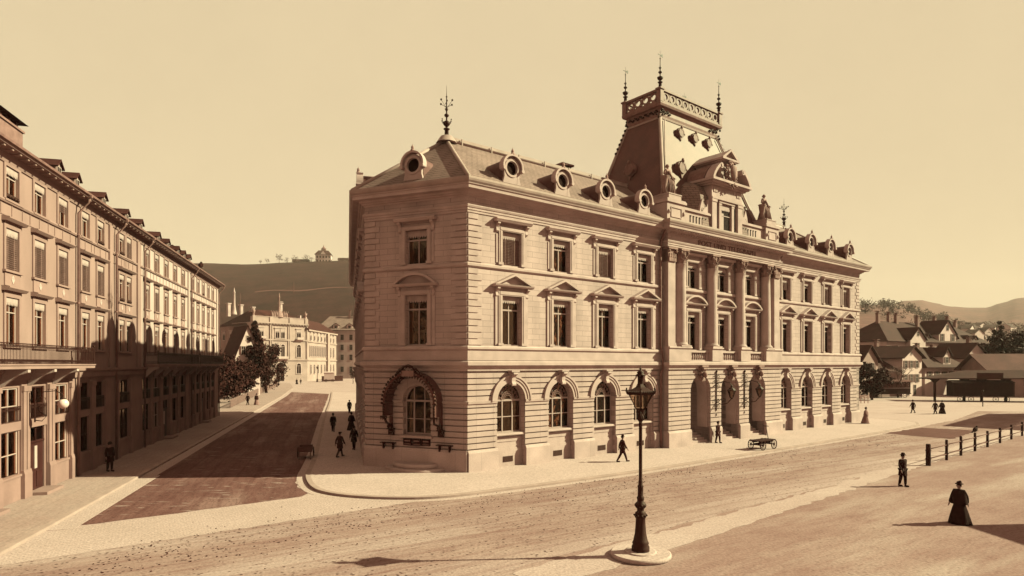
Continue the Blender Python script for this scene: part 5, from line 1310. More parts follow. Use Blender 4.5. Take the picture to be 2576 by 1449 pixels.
# wall lanterns of the post office
def pw(u, w, z): v = (Matrix.Translation((A0[0], A0[1], 0)) @ Matrix.Rotation(PA, 4, 'Z')) @ Vector((u, -w, z)); return tuple(v)
wl = None
for u, lb in ((24.9, 'ornate iron lantern bracket on the pier between the first and middle entrance arches'), (29.2, 'ornate iron lantern bracket on the pier between the middle and last entrance arches')):
    if wl is None:
        wl = root('wall_lantern', pw(u, CW+.02, 0), PA, lb, 'wall lantern', 'pair of wall lanterns at the entrance')
        mb = MB(); mb.fb(-.04, .04, 0, .06, 2.75, 6.0); mb.ball((0, -.06, 6.05), .09, 8)
        for z in (3.2, 3.7, 4.9, 5.3, 5.7):
            for s in (-1, 1):
                mb.tube([(0, -.05, z), (s*.25, -.07, z+.04), (s*.42, -.07, z-.10), (s*.30, -.07, z-.2), (s*.22, -.07, z-.1)], .02, 5)
            mb.fb(-.35, .35, .03, .05, z-.015, z+.015)
        mb.prism([(-.03, 2.5), (.03, 2.5), (0, 2.3)], 0, .06)
        mb.tube([(0, -.05, 5.0), (0, -.7, 5.25), (0, -1.3, 5.1), (0, -1.45, 4.9)], .035, 6); mb.tube([(0, -.05, 3.5), (0, -.5, 3.3), (0, -1.1, 3.45), (0, -1.42, 3.8)], .035, 6)
        mb.tube([(0, -.1, 4.6), (0, -.5, 4.75), (0, -.6, 4.4), (0, -.3, 4.3)], .022, 5); mb.tube([(0, -.2, 3.5), (0, -.6, 3.9), (0, -.9, 3.7)], .022, 5)
        obj('bracket', mb, 'iron', wl)
        mb = MB(); mb.lathe(0, -1.45, [(.06, 3.78), (.1, 3.84), (.14, 3.9)], 6); mb.lathe(0, -1.45, [(.34, 4.48), (.36, 4.52), (.15, 4.72), (.09, 4.76), (.09, 4.88), (.02, 4.96)], 6, smooth=False)
        for i in range(6): a = 2*PI*i/6; mb.tube([(.13*math.cos(a), -1.45+.13*math.sin(a), 3.9), (.31*math.cos(a), -1.45+.31*math.sin(a), 4.48)], .016, 4)
        obj('lantern_frame', mb, 'iron', wl); mb = MB(); mb.lathe(0, -1.45, [(.13, 3.9), (.305, 4.48)], 6, smooth=False); obj('lantern_glass', mb, 'lampglass', wl)
    else:
        w2 = wl.copy(); COL.objects.link(w2); w2.location = pw(u, CW+.02, 0); w2['label'] = lb
        for ch in [c for c in bpy.data.objects if c.parent == wl]: c = ch.copy(); COL.objects.link(c); c.parent = w2
# handcart in front of the entrance
def wheel(mb, x, y, z, r, n=10, w=.05):
    T = Matrix.Translation((x, y, z)); mb.ring(0, 0, r-.05, r, -w/2, w/2, 0, 2*PI, 20, T); mb.ring(0, 0, .0001, .07, -w, w, 0, 2*PI, 10, T)
    for i in range(n): a = 2*PI*i/n; mb.tube([(x+.06*math.cos(a), y, z+.06*math.sin(a)), (x+(r-.04)*math.cos(a), y, z+(r-.04)*math.sin(a))], .016, 4)
hc = root('handcart', (19.3, 49.0, .13), R(36), 'low four wheeled flat handcart with its pull bar upright, on the pavement before the entrance', 'handcart')
mb = MB(); mb.box(-1.05, 1.05, -.45, .45, .66, .72)
for i in range(5): mb.box(-1.05, 1.05, -.45+i*.19, -.45+i*.19+.13, .722, .74)
mb.box(-.9, .9, -.32, -.24, .54, .66); mb.box(-.9, .9, .24, .32, .54, .66); mb.box(-.78, -.68, -.5, .5, .34, .42); mb.box(.68, .78, -.5, .5, .34, .42); mb.box(-.8, .8, -.2, .2, .42, .5)
obj('platform', mb, 'darkwood', hc)
for x, y, r in ((-.73, -.52, .38), (-.73, .52, .38), (.73, -.52, .38), (.73, .52, .38)): mb = MB(); wheel(mb, 0, 0, 0, r); obj('wheel', mb, 'darkwood', hc, Matrix.Translation((x, y, r)))
mb = MB(); mb.tube([(.85, 0, .5), (.62, 0, 1.2), (.45, 0, 1.75)], .028, 6); mb.tube([(.45, -.22, 1.75), (.45, .22, 1.75)], .03, 6); obj('pull_bar', mb, 'darkwood', hc)
bc = root('wooden_barrow', (-14.7, 45.3, .0), R(105), 'small two wheeled wooden barrow in the shaded side street beside the kerb', 'handcart')
mb = MB(); mb.box(-.7, .7, -.45, .45, .5, .55)
for s in (-1, 1): mb.box(-.7, .7, s*.45-.02, s*.45+.02, .55, .85); mb.box(-1.3, .7, s*.38-.03, s*.38+.03, .44, .5)
mb.box(-.72, -.68, -.45, .45, .55, .85); mb.box(.68, .72, -.45, .45, .55, .85)
for s in (-1, 1): mb.box(-1.0, -.94, s*.38-.03, s*.38+.03, 0, .44)
obj('box_body', mb, 'wood', bc)
for s in (-1, 1): mb = MB(); wheel(mb, 0, 0, 0, .38, 8); obj('wheel', mb, 'darkwood', bc, Matrix.Translation((.2, s*.54, .38)))
# fence of posts and rails
pf = root('post_and_rail_fence', (27.38, 41.83, 0), 0, 'rough wooden post and rail fence bordering the footpath at the right', 'fence')
PT = [(27.38, 41.83), (30.2, 44.2), (32.75, 46.4), (35.45, 48.7), (38.2, 51.1), (41.2, 53.7), (44.2, 56.3), (47.4, 59.1)]
for i, (x, y) in enumerate(PT):
    mb = MB(); r = .15 if i == 0 else .09; h = 1.42 if i < 4 else 1.3
    mb.lathe(0, 0, [(r, 0), (r*1.02, .5), (r*.95, h-.03), (r*.8, h)], 8); 
    for z in (.45, 1.0): mb.box(-r-.03, r+.03, -.03, .03, z-.05, z+.05)
    obj('fence_post', mb, 'darkwood', pf, Matrix.Translation((x-27.38, y-41.83, 0)))
for i in range(len(PT)-1):
    a, b = PT[i], PT[i+1]
    for z in (.45, 1.08): mb = MB(); mb.tube([(a[0]-27.38, a[1]-41.83, z), (b[0]-27.38, b[1]-41.83, z-.03)], .035, 6); obj('rail', mb, 'wood', pf)
def bird(name, label, loc, rz, s=1.0):
    mb = MB(); mb.lathe(0, 0, [(.005, -.16), (.05, -.10), (.085, 0), (.07, .09), (.035, .15), (.005, .17)], 10, T=Matrix.Translation((0, 0, .13)) @ Matrix.Rotation(R(62), 4, 'X'))
    mb.ball((0, -.13, .24), .045, 8); mb.add([(-.012, -.17, .245), (.012, -.17, .245), (0, -.21, .235), (0, -.17, .225)], [(0, 1, 2), (0, 2, 3), (1, 3, 2)])
    mb.add([(-.03, .12, .08), (.03, .12, .08), (.04, .28, .02), (-.04, .28, .02)], [(0, 1, 2, 3), (3, 2, 1, 0)])
    for q in (-.03, .03): mb.tube([(q, 0, .06), (q, -.01, 0)], .008, 4)
    o = obj(name, mb, 'cloth'); o.location = loc; o.rotation_euler = (0, 0, rz); o.scale = (s, s, s); return tag(o, label, 'bird')
bird('bird', 'dark bird perched on top of a fence post', (35.45, 48.7, 1.40), R(120), 1.9)
# two birds on the terrace roof
bird('roof_bird', 'dark bird perched on the roof edge of the farthest terraced house', wpt(39.5, .6, 16.75), R(200), 3.0)
# people
P = lambda *a, **k: figure('person', *a, **k)
P('man in dark coat and bowler hat walking on the gravel right of the street lamp', 'person', (21.35, 34.75, 0), R(15), stride=.12, arm=.1, h=1.74)
P('woman in wide dark dress and cape standing in the right foreground', 'person', (18.7, 26.6, 0), R(-60), kind='woman', hat='bonnet', h=1.70, stride=.1)
P('man in dark coat walking beside the shaded corner wall, nearest of the pavement walkers', 'person', (-12.1, 48.7, .13), R(0), stride=.12, group=None)
P('man in dark coat with a stick walking near the kerb, farther up the shaded pavement', 'person', (-17.3, 61.5, .13), R(-165), stride=.2)
P('woman in dark dress walking away close to the wall, between two men', 'person', (-15.9, 63.0, .13), R(160), kind='woman', hat='bonnet')
P('man in dark jacket standing at the far end of the shaded pavement', 'person', (-21.6, 84.5, .13), R(10), stride=.1, hat='cap')
P('man in brown coat striding on the shaded pavement, closest to the curved kerb', 'person', (-12.15, 44.9, .13), R(150), mats=('cloth2', 'cloth2', 'skin', 'hair'), stride=.32, hat='cap')
P('man in dark coat walking along the picket fence', 'person', (-42.3, 101.8, .12), R(-20), stride=.3)
P('woman in pale skirt walking along the picket fence', 'person', (-40.9, 101.8, .12), R(20), kind='woman', mats=('cloth', 'clothpale', 'skin', 'hair'), hat='bonnet')
P('woman standing left in the distant pair before the arched portal', 'person', (-70.4, 208, 0), R(0), kind='woman', hat='bonnet')
P('man in top hat standing right in the distant pair before the arched portal', 'person', (-69.1, 208, 0), R(0), hat='top')
P('man in brown suit walking past the left wing near the street lamp', 'person', (7.4, 42.6, .13), R(100), mats=('cloth2', 'cloth2', 'skin', 'hair'), stride=.35, hat='bowler')
P('woman in pale dress at the far corner of the post office', 'person', (38.9, 69.9, .13), R(40), kind='woman', mats=('clothpale', 'clothpale', 'skin', 'hair'), hat='bonnet')
P('man in brown coat standing beside the pier between the entrance arches', 'person', (17.1, 52.8, .13), R(30), mats=('cloth2', 'cloth2', 'skin', 'hair'), stride=.15, hat='bowler')
P('man walking alone, leftmost of the group crossing the station yard', 'person', (54.4, 86.3, 0), R(-80), stride=.35)
P('man in dark suit in the middle of the group crossing the station yard', 'person', (56.3, 84.6, 0), R(-70), stride=.35)
P('woman in dark dress, rightmost of the group crossing the station yard', 'person', (57.6, 85.2, 0), R(-70), kind='woman', hat='bonnet')
P('man in dark coat standing by the shaded terrace wall at the left', 'person', (-24.6, 38.9, .12), R(60), stride=.1, arm=.05)
# ================================================================= TREES
def leaf_crown(r, h, n_cl, per, size, seed, z0=0, cone=False, squash=1.0):
    rnd = random.Random(seed); mb = MB()
    for c in range(n_cl):
        while True:
            x, y, z = (rnd.uniform(-1, 1) for _ in range(3))
            d = x*x+y*y+z*z
            if .25 < d < 1 or (d < 1 and rnd.random() < .25): break
        k = 1.0
        if cone: k = 1-(z+1)/2*.88
        cx, cy, cz = x*r*k, y*r*k*squash, z0+h/2+z*h/2
        cr = r*rnd.uniform(.14, .34)*(k if cone else 1)+.1
        for i in range(per):
            v = Vector((rnd.gauss(0, 1), rnd.gauss(0, 1), rnd.gauss(0, .8))); v = v.normalized()*cr*rnd.uniform(.4, 1.1)
            p = Vector((cx, cy, cz))+v; s = size*rnd.uniform(.6, 1.3)
            a = Vector((rnd.gauss(0, 1), rnd.gauss(0, 1), rnd.gauss(0, 1))).normalized(); b = a.cross(Vector((rnd.gauss(0, 1), rnd.gauss(0, 1), rnd.gauss(0, 1)))).normalized()
            mb.add([p-a*s, p+b*s*.6, p+a*s, p-b*s*.6], [(0, 1, 2, 3)])
    return mb
def branches(mb, h, spread, n, r, seed, depth=3):
    rnd = random.Random(seed)
    def grow(p, d, L, rr, k):
        q = p+d*L; mb.tube([p, (p+q)/2+Vector((rnd.uniform(-1, 1), rnd.uniform(-1, 1), 0))*L*.08, q], [rr, rr*.8, rr*.6], 5)
        if k == 0: return
        for i in range(n):
            nd = (d+Vector((rnd.uniform(-1, 1), rnd.uniform(-1, 1), rnd.uniform(-.3, .7)))*spread).normalized(); grow(q, nd, L*.68, rr*.6, k-1)
    grow(Vector((0, 0, 0)), Vector((0, 0, 1)), h*.38, r, depth)
    return mb
def tree(name, label, x, y, h, r, m='leaf', seed=1, cone=False, n_cl=60, per=60, size=.25, trunk=.25, z=0, group=None, cat='tree'):
    rt = root(name, (x, y, z), 0, label, cat, group)
    th = h*(trunk if not cone else .12); obj('crown', leaf_crown(r, h-th, n_cl, per, size, seed, th, cone), m, rt)
    mb = MB(); branches(mb, h*.9, .75, 3, r*.07+.05, seed, 2); obj('trunk', mb, 'bark', rt); return rt
def bare(name, label, x, y, h, seed=1, z=0, group=None, m=None, rr=None):
    rt = root(name, (x, y, z), 0, label, 'tree', group); mb = MB(); branches(mb, h, .75, 3, rr or h*.022, seed, 4); obj('trunk', mb, 'bark', rt)
    obj('crown', leaf_crown(h*.36, h*.62, 26, 14, h*.013, seed, h*.35), m or 'bark', rt); return rt
GT = 'garden trees behind the picket fence'
tree('leafy_tree', 'broad dark leafy tree standing directly below the small gabled house', -49.5, 107, 8.2, 4.4, seed=1, n_cl=90, trunk=.1, group=GT)
tree('leafy_tree', 'low dark bushy tree filling the near end of the garden beside the last terraced house', -46.5, 95, 6.2, 3.0, seed=2, n_cl=80, trunk=.06, group=GT)
tree('conifer', 'tall dark conifer rising above the garden in front of the museum', -54.2, 134, 16.0, 3.6, seed=3, cone=True, n_cl=170, size=.3, group=GT)
tree('leafy_tree', 'dark rounded tree at the right side of the conifer', -55.6, 144, 11.5, 4.0, seed=4, n_cl=80, trunk=.1, group=GT)
tree('leafy_tree', 'dark tree behind the fence left of the garden gate', -52.0, 120, 7.4, 3.6, seed=5, n_cl=80, trunk=.08, group=GT)
tree('leafy_tree', 'tall dark tree deep in the garden behind the broad one', -61.0, 127, 9.4, 4.2, seed=6, n_cl=80, trunk=.1, group=GT)
tree('blossom_tree', 'small tree dotted with pale blossom left of the gabled house', -50.5, 101, 6.4, 2.4, 'blossom', seed=7, n_cl=36, per=12, size=.12, trunk=.2, group=GT)
tree('leafy_tree', 'dark tree at the far end of the picket fence by the museum portal', -64.5, 163, 7.2, 2.6, seed=8, n_cl=60, trunk=.12, group=GT)
bare('bare_tree', 'thin leafless tree before the museum wall at the end of the fence', -67.2, 176, 9.5, 3, group=GT)
# picket fence
pk = root('picket_fence', (-41.6, 94.0, .12), 0, 'pale picket fence running along the garden of the side street', 'fence')
FP = [(-41.6, 94.0), (-47.0, 112), (-52.6, 131), (-60.4, 158), (-67.8, 184)]
mb = MB(); m2 = MB(); m3 = MB()
for (a, b) in zip(FP, FP[1:]):
    L = math.hypot(b[0]-a[0], b[1]-a[1]); T = Matrix.Translation((a[0]+41.6, a[1]-94, 0)) @ Matrix.Rotation(math.atan2(b[1]-a[1], b[0]-a[0]), 4, 'Z')
    for i in range(int(L/.22)): x = i*.22; mb.prism([(x, .12), (x+.09, .12), (x+.09, 1.25), (x+.045, 1.35), (x, 1.25)], .03, .06, T)
    for z in (.4, 1.05): m2.fb(0, L, -.03, .03, z-.04, z+.04, T)
    for i in range(int(L/2.6)+1): x = min(i*2.6, L); m3.fb(x-.06, x+.06, -.09, -.03, 0, 1.4, T)
obj('pickets', mb, 'fencewood', pk); obj('rail', m2, 'fencewood', pk); obj('fence_post', m3, 'fencewood', pk)
gt = root('garden_gate', (-56.0, 141.5, .12), R(105), 'small garden gate under a steep gabled arch with a spike, set into the picket fence', 'gate')
mb = MB()
for s in (-1, 1): mb.box(s*.95-.14, s*.95+.14, -.14, .14, 0, 3.4)
obj('gate_post', mb, 'house', gt)
mb = MB()
for s in (-1, 1): mb.prism([(s*1.35, 3.3), (s*1.15, 3.3), (0, 5.3), (0, 5.6)], -.3, .3)
mb.lathe(0, 0, [(.06, 5.5), (.03, 6.4), (.01, 7.3)], 6); obj('gate_roof', mb, 'wood', gt)
mb = MB()
for i in range(9): x = -.76+i*.19; mb.fb(x-.03, x+.03, -.02, .02, .1, 1.9)
mb.fb(-.8, .8, -.03, .03, .4, .48); mb.fb(-.8, .8, -.03, .03, 1.6, 1.68); obj('gate_leaf', mb, 'darkwood', gt)
tree('entrance_shrub', 'round dark shrub on a stem standing in the distant street by the covered wagon', -53.5, 214, 4.4, 1.3, seed=19, n_cl=26, per=24, size=.16, trunk=.45)

# ================================================================= HOUSES (generic)
def hwindow(par, T, w, h, shut=True, arch=False, m='frame'):
    mb = MB(); mb.fb(-w/2-.1, -w/2, -.01, .06, 0, h); mb.fb(w/2, w/2+.1, -.01, .06, 0, h); mb.fb(-w/2-.1, w/2+.1, -.01, .06, h, h+.1); mb.fb(-w/2-.14, w/2+.14, -.01, .10, -.1, 0)
    mb.fb(-.03, .03, .012, .04, 0, h); mb.fb(-w/2, w/2, .012, .04, h*.6, h*.6+.05)
    p = obj('window', mb, m, par, T)
    g = MB(); g.fb(-w/2, w/2, -.01, .012, 0, h); obj('pane', g, 'dark', p)
    if shut:
        for s in (-1, 1):
            g = MB(); x = s*(w*.5+w*.25+.12); g.fb(x-w*.25, x+w*.25, .0, .05, -.02, h+.02)
            for k in range(6): g.fb(x-w*.22, x+w*.22, .05, .06, h*(k+.3)/6, h*(k+.3)/6+.05)
            obj('shutter', g, 'shutter', p)
    return p
def house(name, label, x, y, rz, W, Dp, eave, ridge, gable='front', wm='house', rm='tile', wins=(), chims=(), over=.5, group=None, hip=0, cat='house', gz=None):
    """local x along the front (0..W), y inward; wins: (face, x, z, w, h, shutters)"""
    rt = root(name, (x, y, 0), rz, label, cat, group); mb = MB(); mb.box(0, W, 0, Dp, 0, eave)
    if gable == 'front': mb.prism([(0, eave), (W, eave), (W/2, ridge)], -Dp, 0)
    elif gable == 'side' and not hip: mb.prof([(0, eave), (-Dp, eave), (-Dp/2, ridge)], 0, W)
    obj('wall', mb, wm, rt)
    mb = MB(); t = .18
    if gable == 'front':
        k = (ridge-eave)/(W/2)
        for s in (0, 1):
            X0, X1 = (-over, W/2) if s == 0 else (W+over, W/2)
            mb.prism([(X0, eave-k*over), (X1, ridge), (X1, ridge+t), (X0, eave-k*over+t)], -Dp-over, over)
    elif hip:
        o = over; z0 = eave; v = [(-o, -o, z0), (W+o, -o, z0), (W+o, Dp+o, z0), (-o, Dp+o, z0), (hip, Dp/2, ridge), (W-hip, Dp/2, ridge), (-o, -o, z0-.15), (W+o, -o, z0-.15), (W+o, Dp+o, z0-.15), (-o, Dp+o, z0-.15)]
        mb.add(v, [(0, 1, 5, 4), (1, 2, 5), (2, 3, 4, 5), (3, 0, 4), (9, 8, 7, 6), (0, 6, 7, 1), (1, 7, 8, 2), (2, 8, 9, 3), (3, 9, 6, 0)])
    else:
        k = (ridge-eave)/(Dp/2)
        for s in (0, 1):
            Y0, Y1 = (-over, Dp/2) if s == 0 else (Dp+over, Dp/2)
            mb.prof([(-Y0, eave-k*over), (-Y1, ridge), (-Y1, ridge+t), (-Y0, eave-k*over+t)], -over, W+over)
    rf = obj('roof', mb, rm, rt)
    for (cx, cy, cz) in chims:
        m = MB(); m.box(cx-.45, cx+.45, cy-.35, cy+.35, eave, cz); c = obj('chimney', m, 'brickm', rf)
        m.box(cx-.55, cx+.55, cy-.45, cy+.45, cz, cz+.15); m.box(cx-.3, cx+.3, cy-.2, cy+.2, cz+.15, cz+.5); m.box(cx-.6, cx+.6, cy-.5, cy+.5, cz+.5, cz+.62)
        c.data = m.mesh('chimney', 'brickm')
    for wn in wins:
        f, wx, wz, ww, wh, sh = wn
        T = {'f': Matrix.Translation((wx, 0, wz)), 'r': Matrix.Translation((W, wx, wz)) @ Matrix.Rotation(PI/2, 4, 'Z'), 'l': Matrix.Translation((0, Dp-wx, wz)) @ Matrix.Rotation(-PI/2, 4, 'Z')}[f]
        hwindow(rt, T, ww, wh, sh)
    return rt
def cross_gable(rt, xc, w, d, z0, ze, zr, wins=(), wm='house', y0=-.15):
    mb = MB(); mb.box(xc-w/2, xc+w/2, y0, d, z0, ze); mb.prism([(xc-w/2, ze), (xc+w/2, ze), (xc, zr)], -d, -y0); g = obj('gable', mb, wm, rt)
    k = (zr-ze)/(w/2); mb = MB(); o = .4
    for s in (-1, 1): mb.prism([(xc+s*(w/2+o), ze-k*o), (xc, zr), (xc, zr+.15), (xc+s*(w/2+o), ze-k*o+.15)], -d-.3, -y0+.4)
    obj('gable_roof', mb, 'tile', g)
    for wx, wz, ww, wh, sh in wins:
        hwindow(rt, Matrix.Translation((xc+wx, y0, wz)), ww, wh, sh)
# gabled garden house at the end of the terrace
house('gabled_house', 'small white house with very steep dark roof rising above the garden trees', -57.0, 131, R(40), 5.0, 9, 8.2, 14.6, wins=(('f', 1.6, 8.6, .7, 1.7, True), ('f', 3.4, 8.6, .7, 1.7, True), ('f', 2.5, 11.6, .5, .9, False), ('f', 1.5, 4.6, .8, 1.6, True), ('f', 3.5, 4.6, .8, 1.6, True)), over=.35)
house('low_cottage', 'low dark roofed cottage between the carriage and the long villa row', 82.5, 141, R(28), 8, 8, 7.6, 10.6, gable='front', rm='tile', over=.6, wins=(('f', 2, 5, .9, 1.4, True), ('f', 5.6, 5, .9, 1.4, True), ('f', 3.8, 8, .6, .8, False)), chims=((2, 3, 11.6),))
house('corner_cottage', 'dark roofed cottage with a gable half hidden behind the hipped cottage', 103, 145, R(20), 8, 8, 8.2, 11.4, gable='front', rm='tile', over=.6, wins=(('f', 2, 5.6, .9, 1.4, True), ('f', 5.6, 5.6, .9, 1.4, True)), chims=((6, 3, 12.4),))
# ---- right-hand cluster
hr = house('long_villa_row', 'long house with hipped tile roof, many chimneys and white cross gables behind the chalets', 89.5, 152, R(30), 50, 13, 12.2, 17.6, gable='side', hip=7.5, over=.7,
    wins=tuple(('f', 3+i*3.05, 8.9, 1.2, 1.9, True) for i in range(15))+tuple(('f', 3+i*3.05, 5.2, 1.2, 1.9, True) for i in range(15)), chims=((1.8+5, 6, 19.4), (12.5, 6.5, 19.4), (15, 6, 19.3), (23, 5, 18.8), (27.5, 7.5, 19.2), (34.5, 6.5, 19.2), (38.5, 5.2, 19.2), (44.5, 6, 18.4)))
cross_gable(hr, 27.5, 8.2, 6, 8, 14.6, 18.0, ((-2.6, 12.6, 1, 1.8, True), (2.6, 12.6, 1, 1.8, True), (0, 15.4, 1.1, 1.3, False), (0, 9.4, 1.2, 2.6, False)))
cross_gable(hr, 11.5, 6.8, 5, 7, 12.8, 15.6, ((0, 13.6, .9, .9, False), (0, 10, 1.1, 1.8, False)), y0=-1.2)
for xx in (19.5, 33.2, 39.0, 43.5): cross_gable(hr, xx, 1.7, 4, 12.4, 13.6, 14.3, ((0, 12.6, .7, .9, False),), y0=.6)
hh = 'chalet style houses around the station yard'
house('chalet_house', 'white gabled house with three shuttered windows across, behind the railway carriage', 79.2, 129.0, R(33), 8.0, 11, 8.1, 10.2, over=.7, rm='tile',
    wins=(('f', 1.3, 5.9, .9, 1.4, True), ('f', 3.6, 5.9, .9, 1.4, True), ('f', 5.9, 5.9, .9, 1.4, True), ('f', 3.6, 8.6, .5, .5, False), ('f', 1.3, 2.9, .9, 1.6, True), ('f', 3.6, 2.9, .9, 1.6, True), ('f', 5.9, 2.9, .9, 1.6, True), ('f', 2.2, .2, 1, 2, False), ('f', 5, .3, 1, 2, False)), group=hh)
h2 = house('hipped_cottage', 'white cottage with broad dark hipped roof and a white gabled dormer, behind the canopy', 87.0, 134.0, R(30), 15.5, 10, 6.0, 10.4, gable='side', hip=4.5, over=.9,
    wins=tuple(('f', 1.8+i*3.0, 3.6, 1.0, 1.4, True) for i in range(5)), chims=((3.2, 3.4, 10.6), (12.5, 5, 10.4)), group=hh)
cross_gable(h2, 8.6, 3.0, 4.5, 5.9, 8.6, 10.2, ((0, 6.9, 1.2, 1.2, True), (0, 8.9, .5, .5, False)), y0=-.1)
house('dark_gabled_house', 'grey house with a pale edged gable, right beside the far corner of the post office', 66.5, 121.5, R(35), 7.0, 9, 7.3, 10.2, wm='house2', over=.6, wins=(('f', 4.9, 5.4, .9, 1.4, True), ('f', 2.2, 5.4, .9, 1.4, True), ('f', 4.9, 2.3, .9, 1.5, True)), group=hh)
house('low_outbuilding', 'low dark roofed outbuilding between the corner and the white gabled house', 72.0, 127, R(22), 8.0, 7, 5.4, 7.6, gable='side', wm='house2', over=.5, wins=(('f', 2, 2.6, .9, 1.3, True), ('f', 5.5, 2.6, .9, 1.3, True)), chims=((1.5, 3, 8.6),), group=hh)
house('station_shed', 'long low shed with dark gabled roof at the far right edge', 96.0, 128, R(-8), 26, 10, 5.8, 8.6, gable='side', wm='house2', over=1.0, wins=(('f', 3, 2.2, 1.4, 2.2, False), ('f', 7, 2.2, 1.4, 2.2, False), ('f', 12, 2.2, 1.4, 2.2, False)), rm='tile_lt', group=hh)
# canopy
cn = root('platform_canopy', (75.5, 116.5, 0), R(-12), 'low hipped station canopy on dark posts over the wagons', 'canopy')
mb = MB(); v = [(0, -3, 4.1), (32, -3, 4.3), (32, 2.5, 4.3), (0, 2.5, 4.1), (6.5, 0, 5.5), (27, 0, 5.7)]; v += [(a, b, c-.18) for a, b, c in v[:4]]
mb.add(v, [(0, 1, 5, 4), (1, 2, 5), (2, 3, 4, 5), (3, 0, 4), (9, 8, 7, 6), (0, 6, 7, 1), (1, 7, 8, 2), (2, 8, 9, 3), (3, 9, 6, 0)]); mb.box(7.2, 11.2, -3.2, -2.9, 4.1, 5.1); obj('canopy_roof', mb, 'tile', cn)
for x in (.8, 5.5, 8.2, 12, 16.5, 21.0, 26, 31):
    mb = MB(); mb.box(x-.16, x+.16, -2.5, -2.2, 0, 4.0); mb.prism([(x-.9, 4.0), (x, 3.1), (x+.9, 4.0)], 2.28, 2.42); obj('canopy_post', mb, 'darkwood', cn)
# goods wagon and carriage
gw = root('slatted_goods_wagon', (77.8, 112.2, 0), R(-7), 'dark slatted goods wagon standing under the canopy edge', 'railway wagon')
mb = MB(); L = 10.0; mb.box(0, L, 0, 2.4, .95, 1.15); mb.box(.1, L-.1, .1, 2.3, 1.15, 3.35)
for i in range(50): x = i*.2+.05; mb.fb(x, x+.12, .0, .05, 1.1, 3.5+.06*(i % 2))
obj('wagon_body', mb, 'darkwood', gw); mb = MB(); mb.prof([(.2, 3.36), (-1.2, 3.8), (-2.6, 3.36)], -.1, L+.1); obj('wagon_roof', mb, 'darkwood', gw)
for x in (1.2, 3.0, 7.0, 8.8): mb = MB(); wheel(mb, 0, 0, 0, .48, 8, .1); obj('wheel', mb, 'iron', gw, Matrix.Translation((x, .1, .48)))
rc = root('railway_carriage', (69.5, 123.6, 0), R(8), 'dark passenger railway carriage with a row of windows and a pale waist line', 'railway carriage')
mb = MB(); L = 8.8; mb.box(0, L, 0, 2.6, .9, 3.1); mb.box(-.1, L+.1, -.08, 2.68, .75, .9); obj('carriage_body', mb, 'darkwood', rc)
mb = MB(); mb.prof([(.25, 3.1), (.1, 3.35), (-1.3, 3.55), (-2.7, 3.35), (-2.85, 3.1)], -.3, L+.3); obj('carriage_roof', mb, 'wood', rc)
for i in range(6): mb = MB(); x = 3.0+i*.95; mb.fb(x, x+.72, .0, .03, 2.05, 2.85); obj('window', mb, 'shutter', rc)
mb = MB(); mb.fb(2.7, L-.1, .0, .04, 1.9, 1.97); obj('waist_line', mb, 'house', rc)
for x in (1.2, 2.2, 6.6, 7.6): mb = MB(); wheel(mb, 0, 0, 0, .42, 8, .1); obj('wheel', mb, 'iron', rc, Matrix.Translation((x, .0, .42)))
wr = root('white_railing', (59.2, 107.5, 0), R(0), 'short white slatted railing behind the far corner of the post office', 'railing')
mb = MB(); mb.fb(-.3, 1.0, 0, .06, 1.25, 1.35)
for x in (-.25, .35, .95): mb.fb(x-.05, x+.05, 0, .06, 0, 1.25)
obj('rails', mb, 'house', wr)
bare('bare_tree', 'small leafless tree in blossom before the white gabled house', 75.5, 124.5, 6.6, 5, m='blossom'); 
tree('leafy_tree', 'dark leafy tree beside the far corner of the post office', 66.5, 117.5, 6.6, 2.8, seed=31, n_cl=60, trunk=.15)
tree('leafy_tree', 'large dark tree right of the long villa row', 112.5, 148, 12.5, 4.6, seed=33, n_cl=90, size=.4, trunk=.15)
tree('leafy_tree', 'spreading dark tree at the far right edge behind the shed', 120.5, 151, 13.8, 5.4, seed=34, n_cl=90, size=.4, trunk=.15)
tree('poplar', 'slim dark poplar standing above the trees at the right edge', 121, 158, 17, 1.5, seed=35, n_cl=50, trunk=.08)
sg = root('signal_post', (73.8, 99.7, 0), 0, 'short dark post with a round top in the station yard', 'signal post'); mb = MB(); mb.lathe(0, 0, [(.1, 0), (.07, .1), (.05, 2.2), (.14, 2.3), (.14, 2.5), (.05, 2.6)], 8); obj('post', mb, 'iron', sg)
# station buildings just outside the right edge: they throw the shade seen on the gravel
house('station_house', 'stone station house beyond the right edge casting its shade on the gravel', 31.5, 27.2, R(-86), 14, 11, 7.9, 9.4, gable='side', hip=5.4, over=.1, wm='house2', wins=tuple(('f', 2+i*3.2, 1.0, 1.1, 1.8, True) for i in range(4)))
house('tall_station_building', 'tall station building beyond the right edge shading the yard', 82.5, 86.2, math.atan2(-.69, -.72), 23.8, 12, 11.5, 13.5, gable='side', hip=4, over=.4, wm='house2', wins=tuple(('f', 2+i*3.3, z, 1.1, 1.8, True) for i in range(7) for z in (1.2, 5, 8.6)))

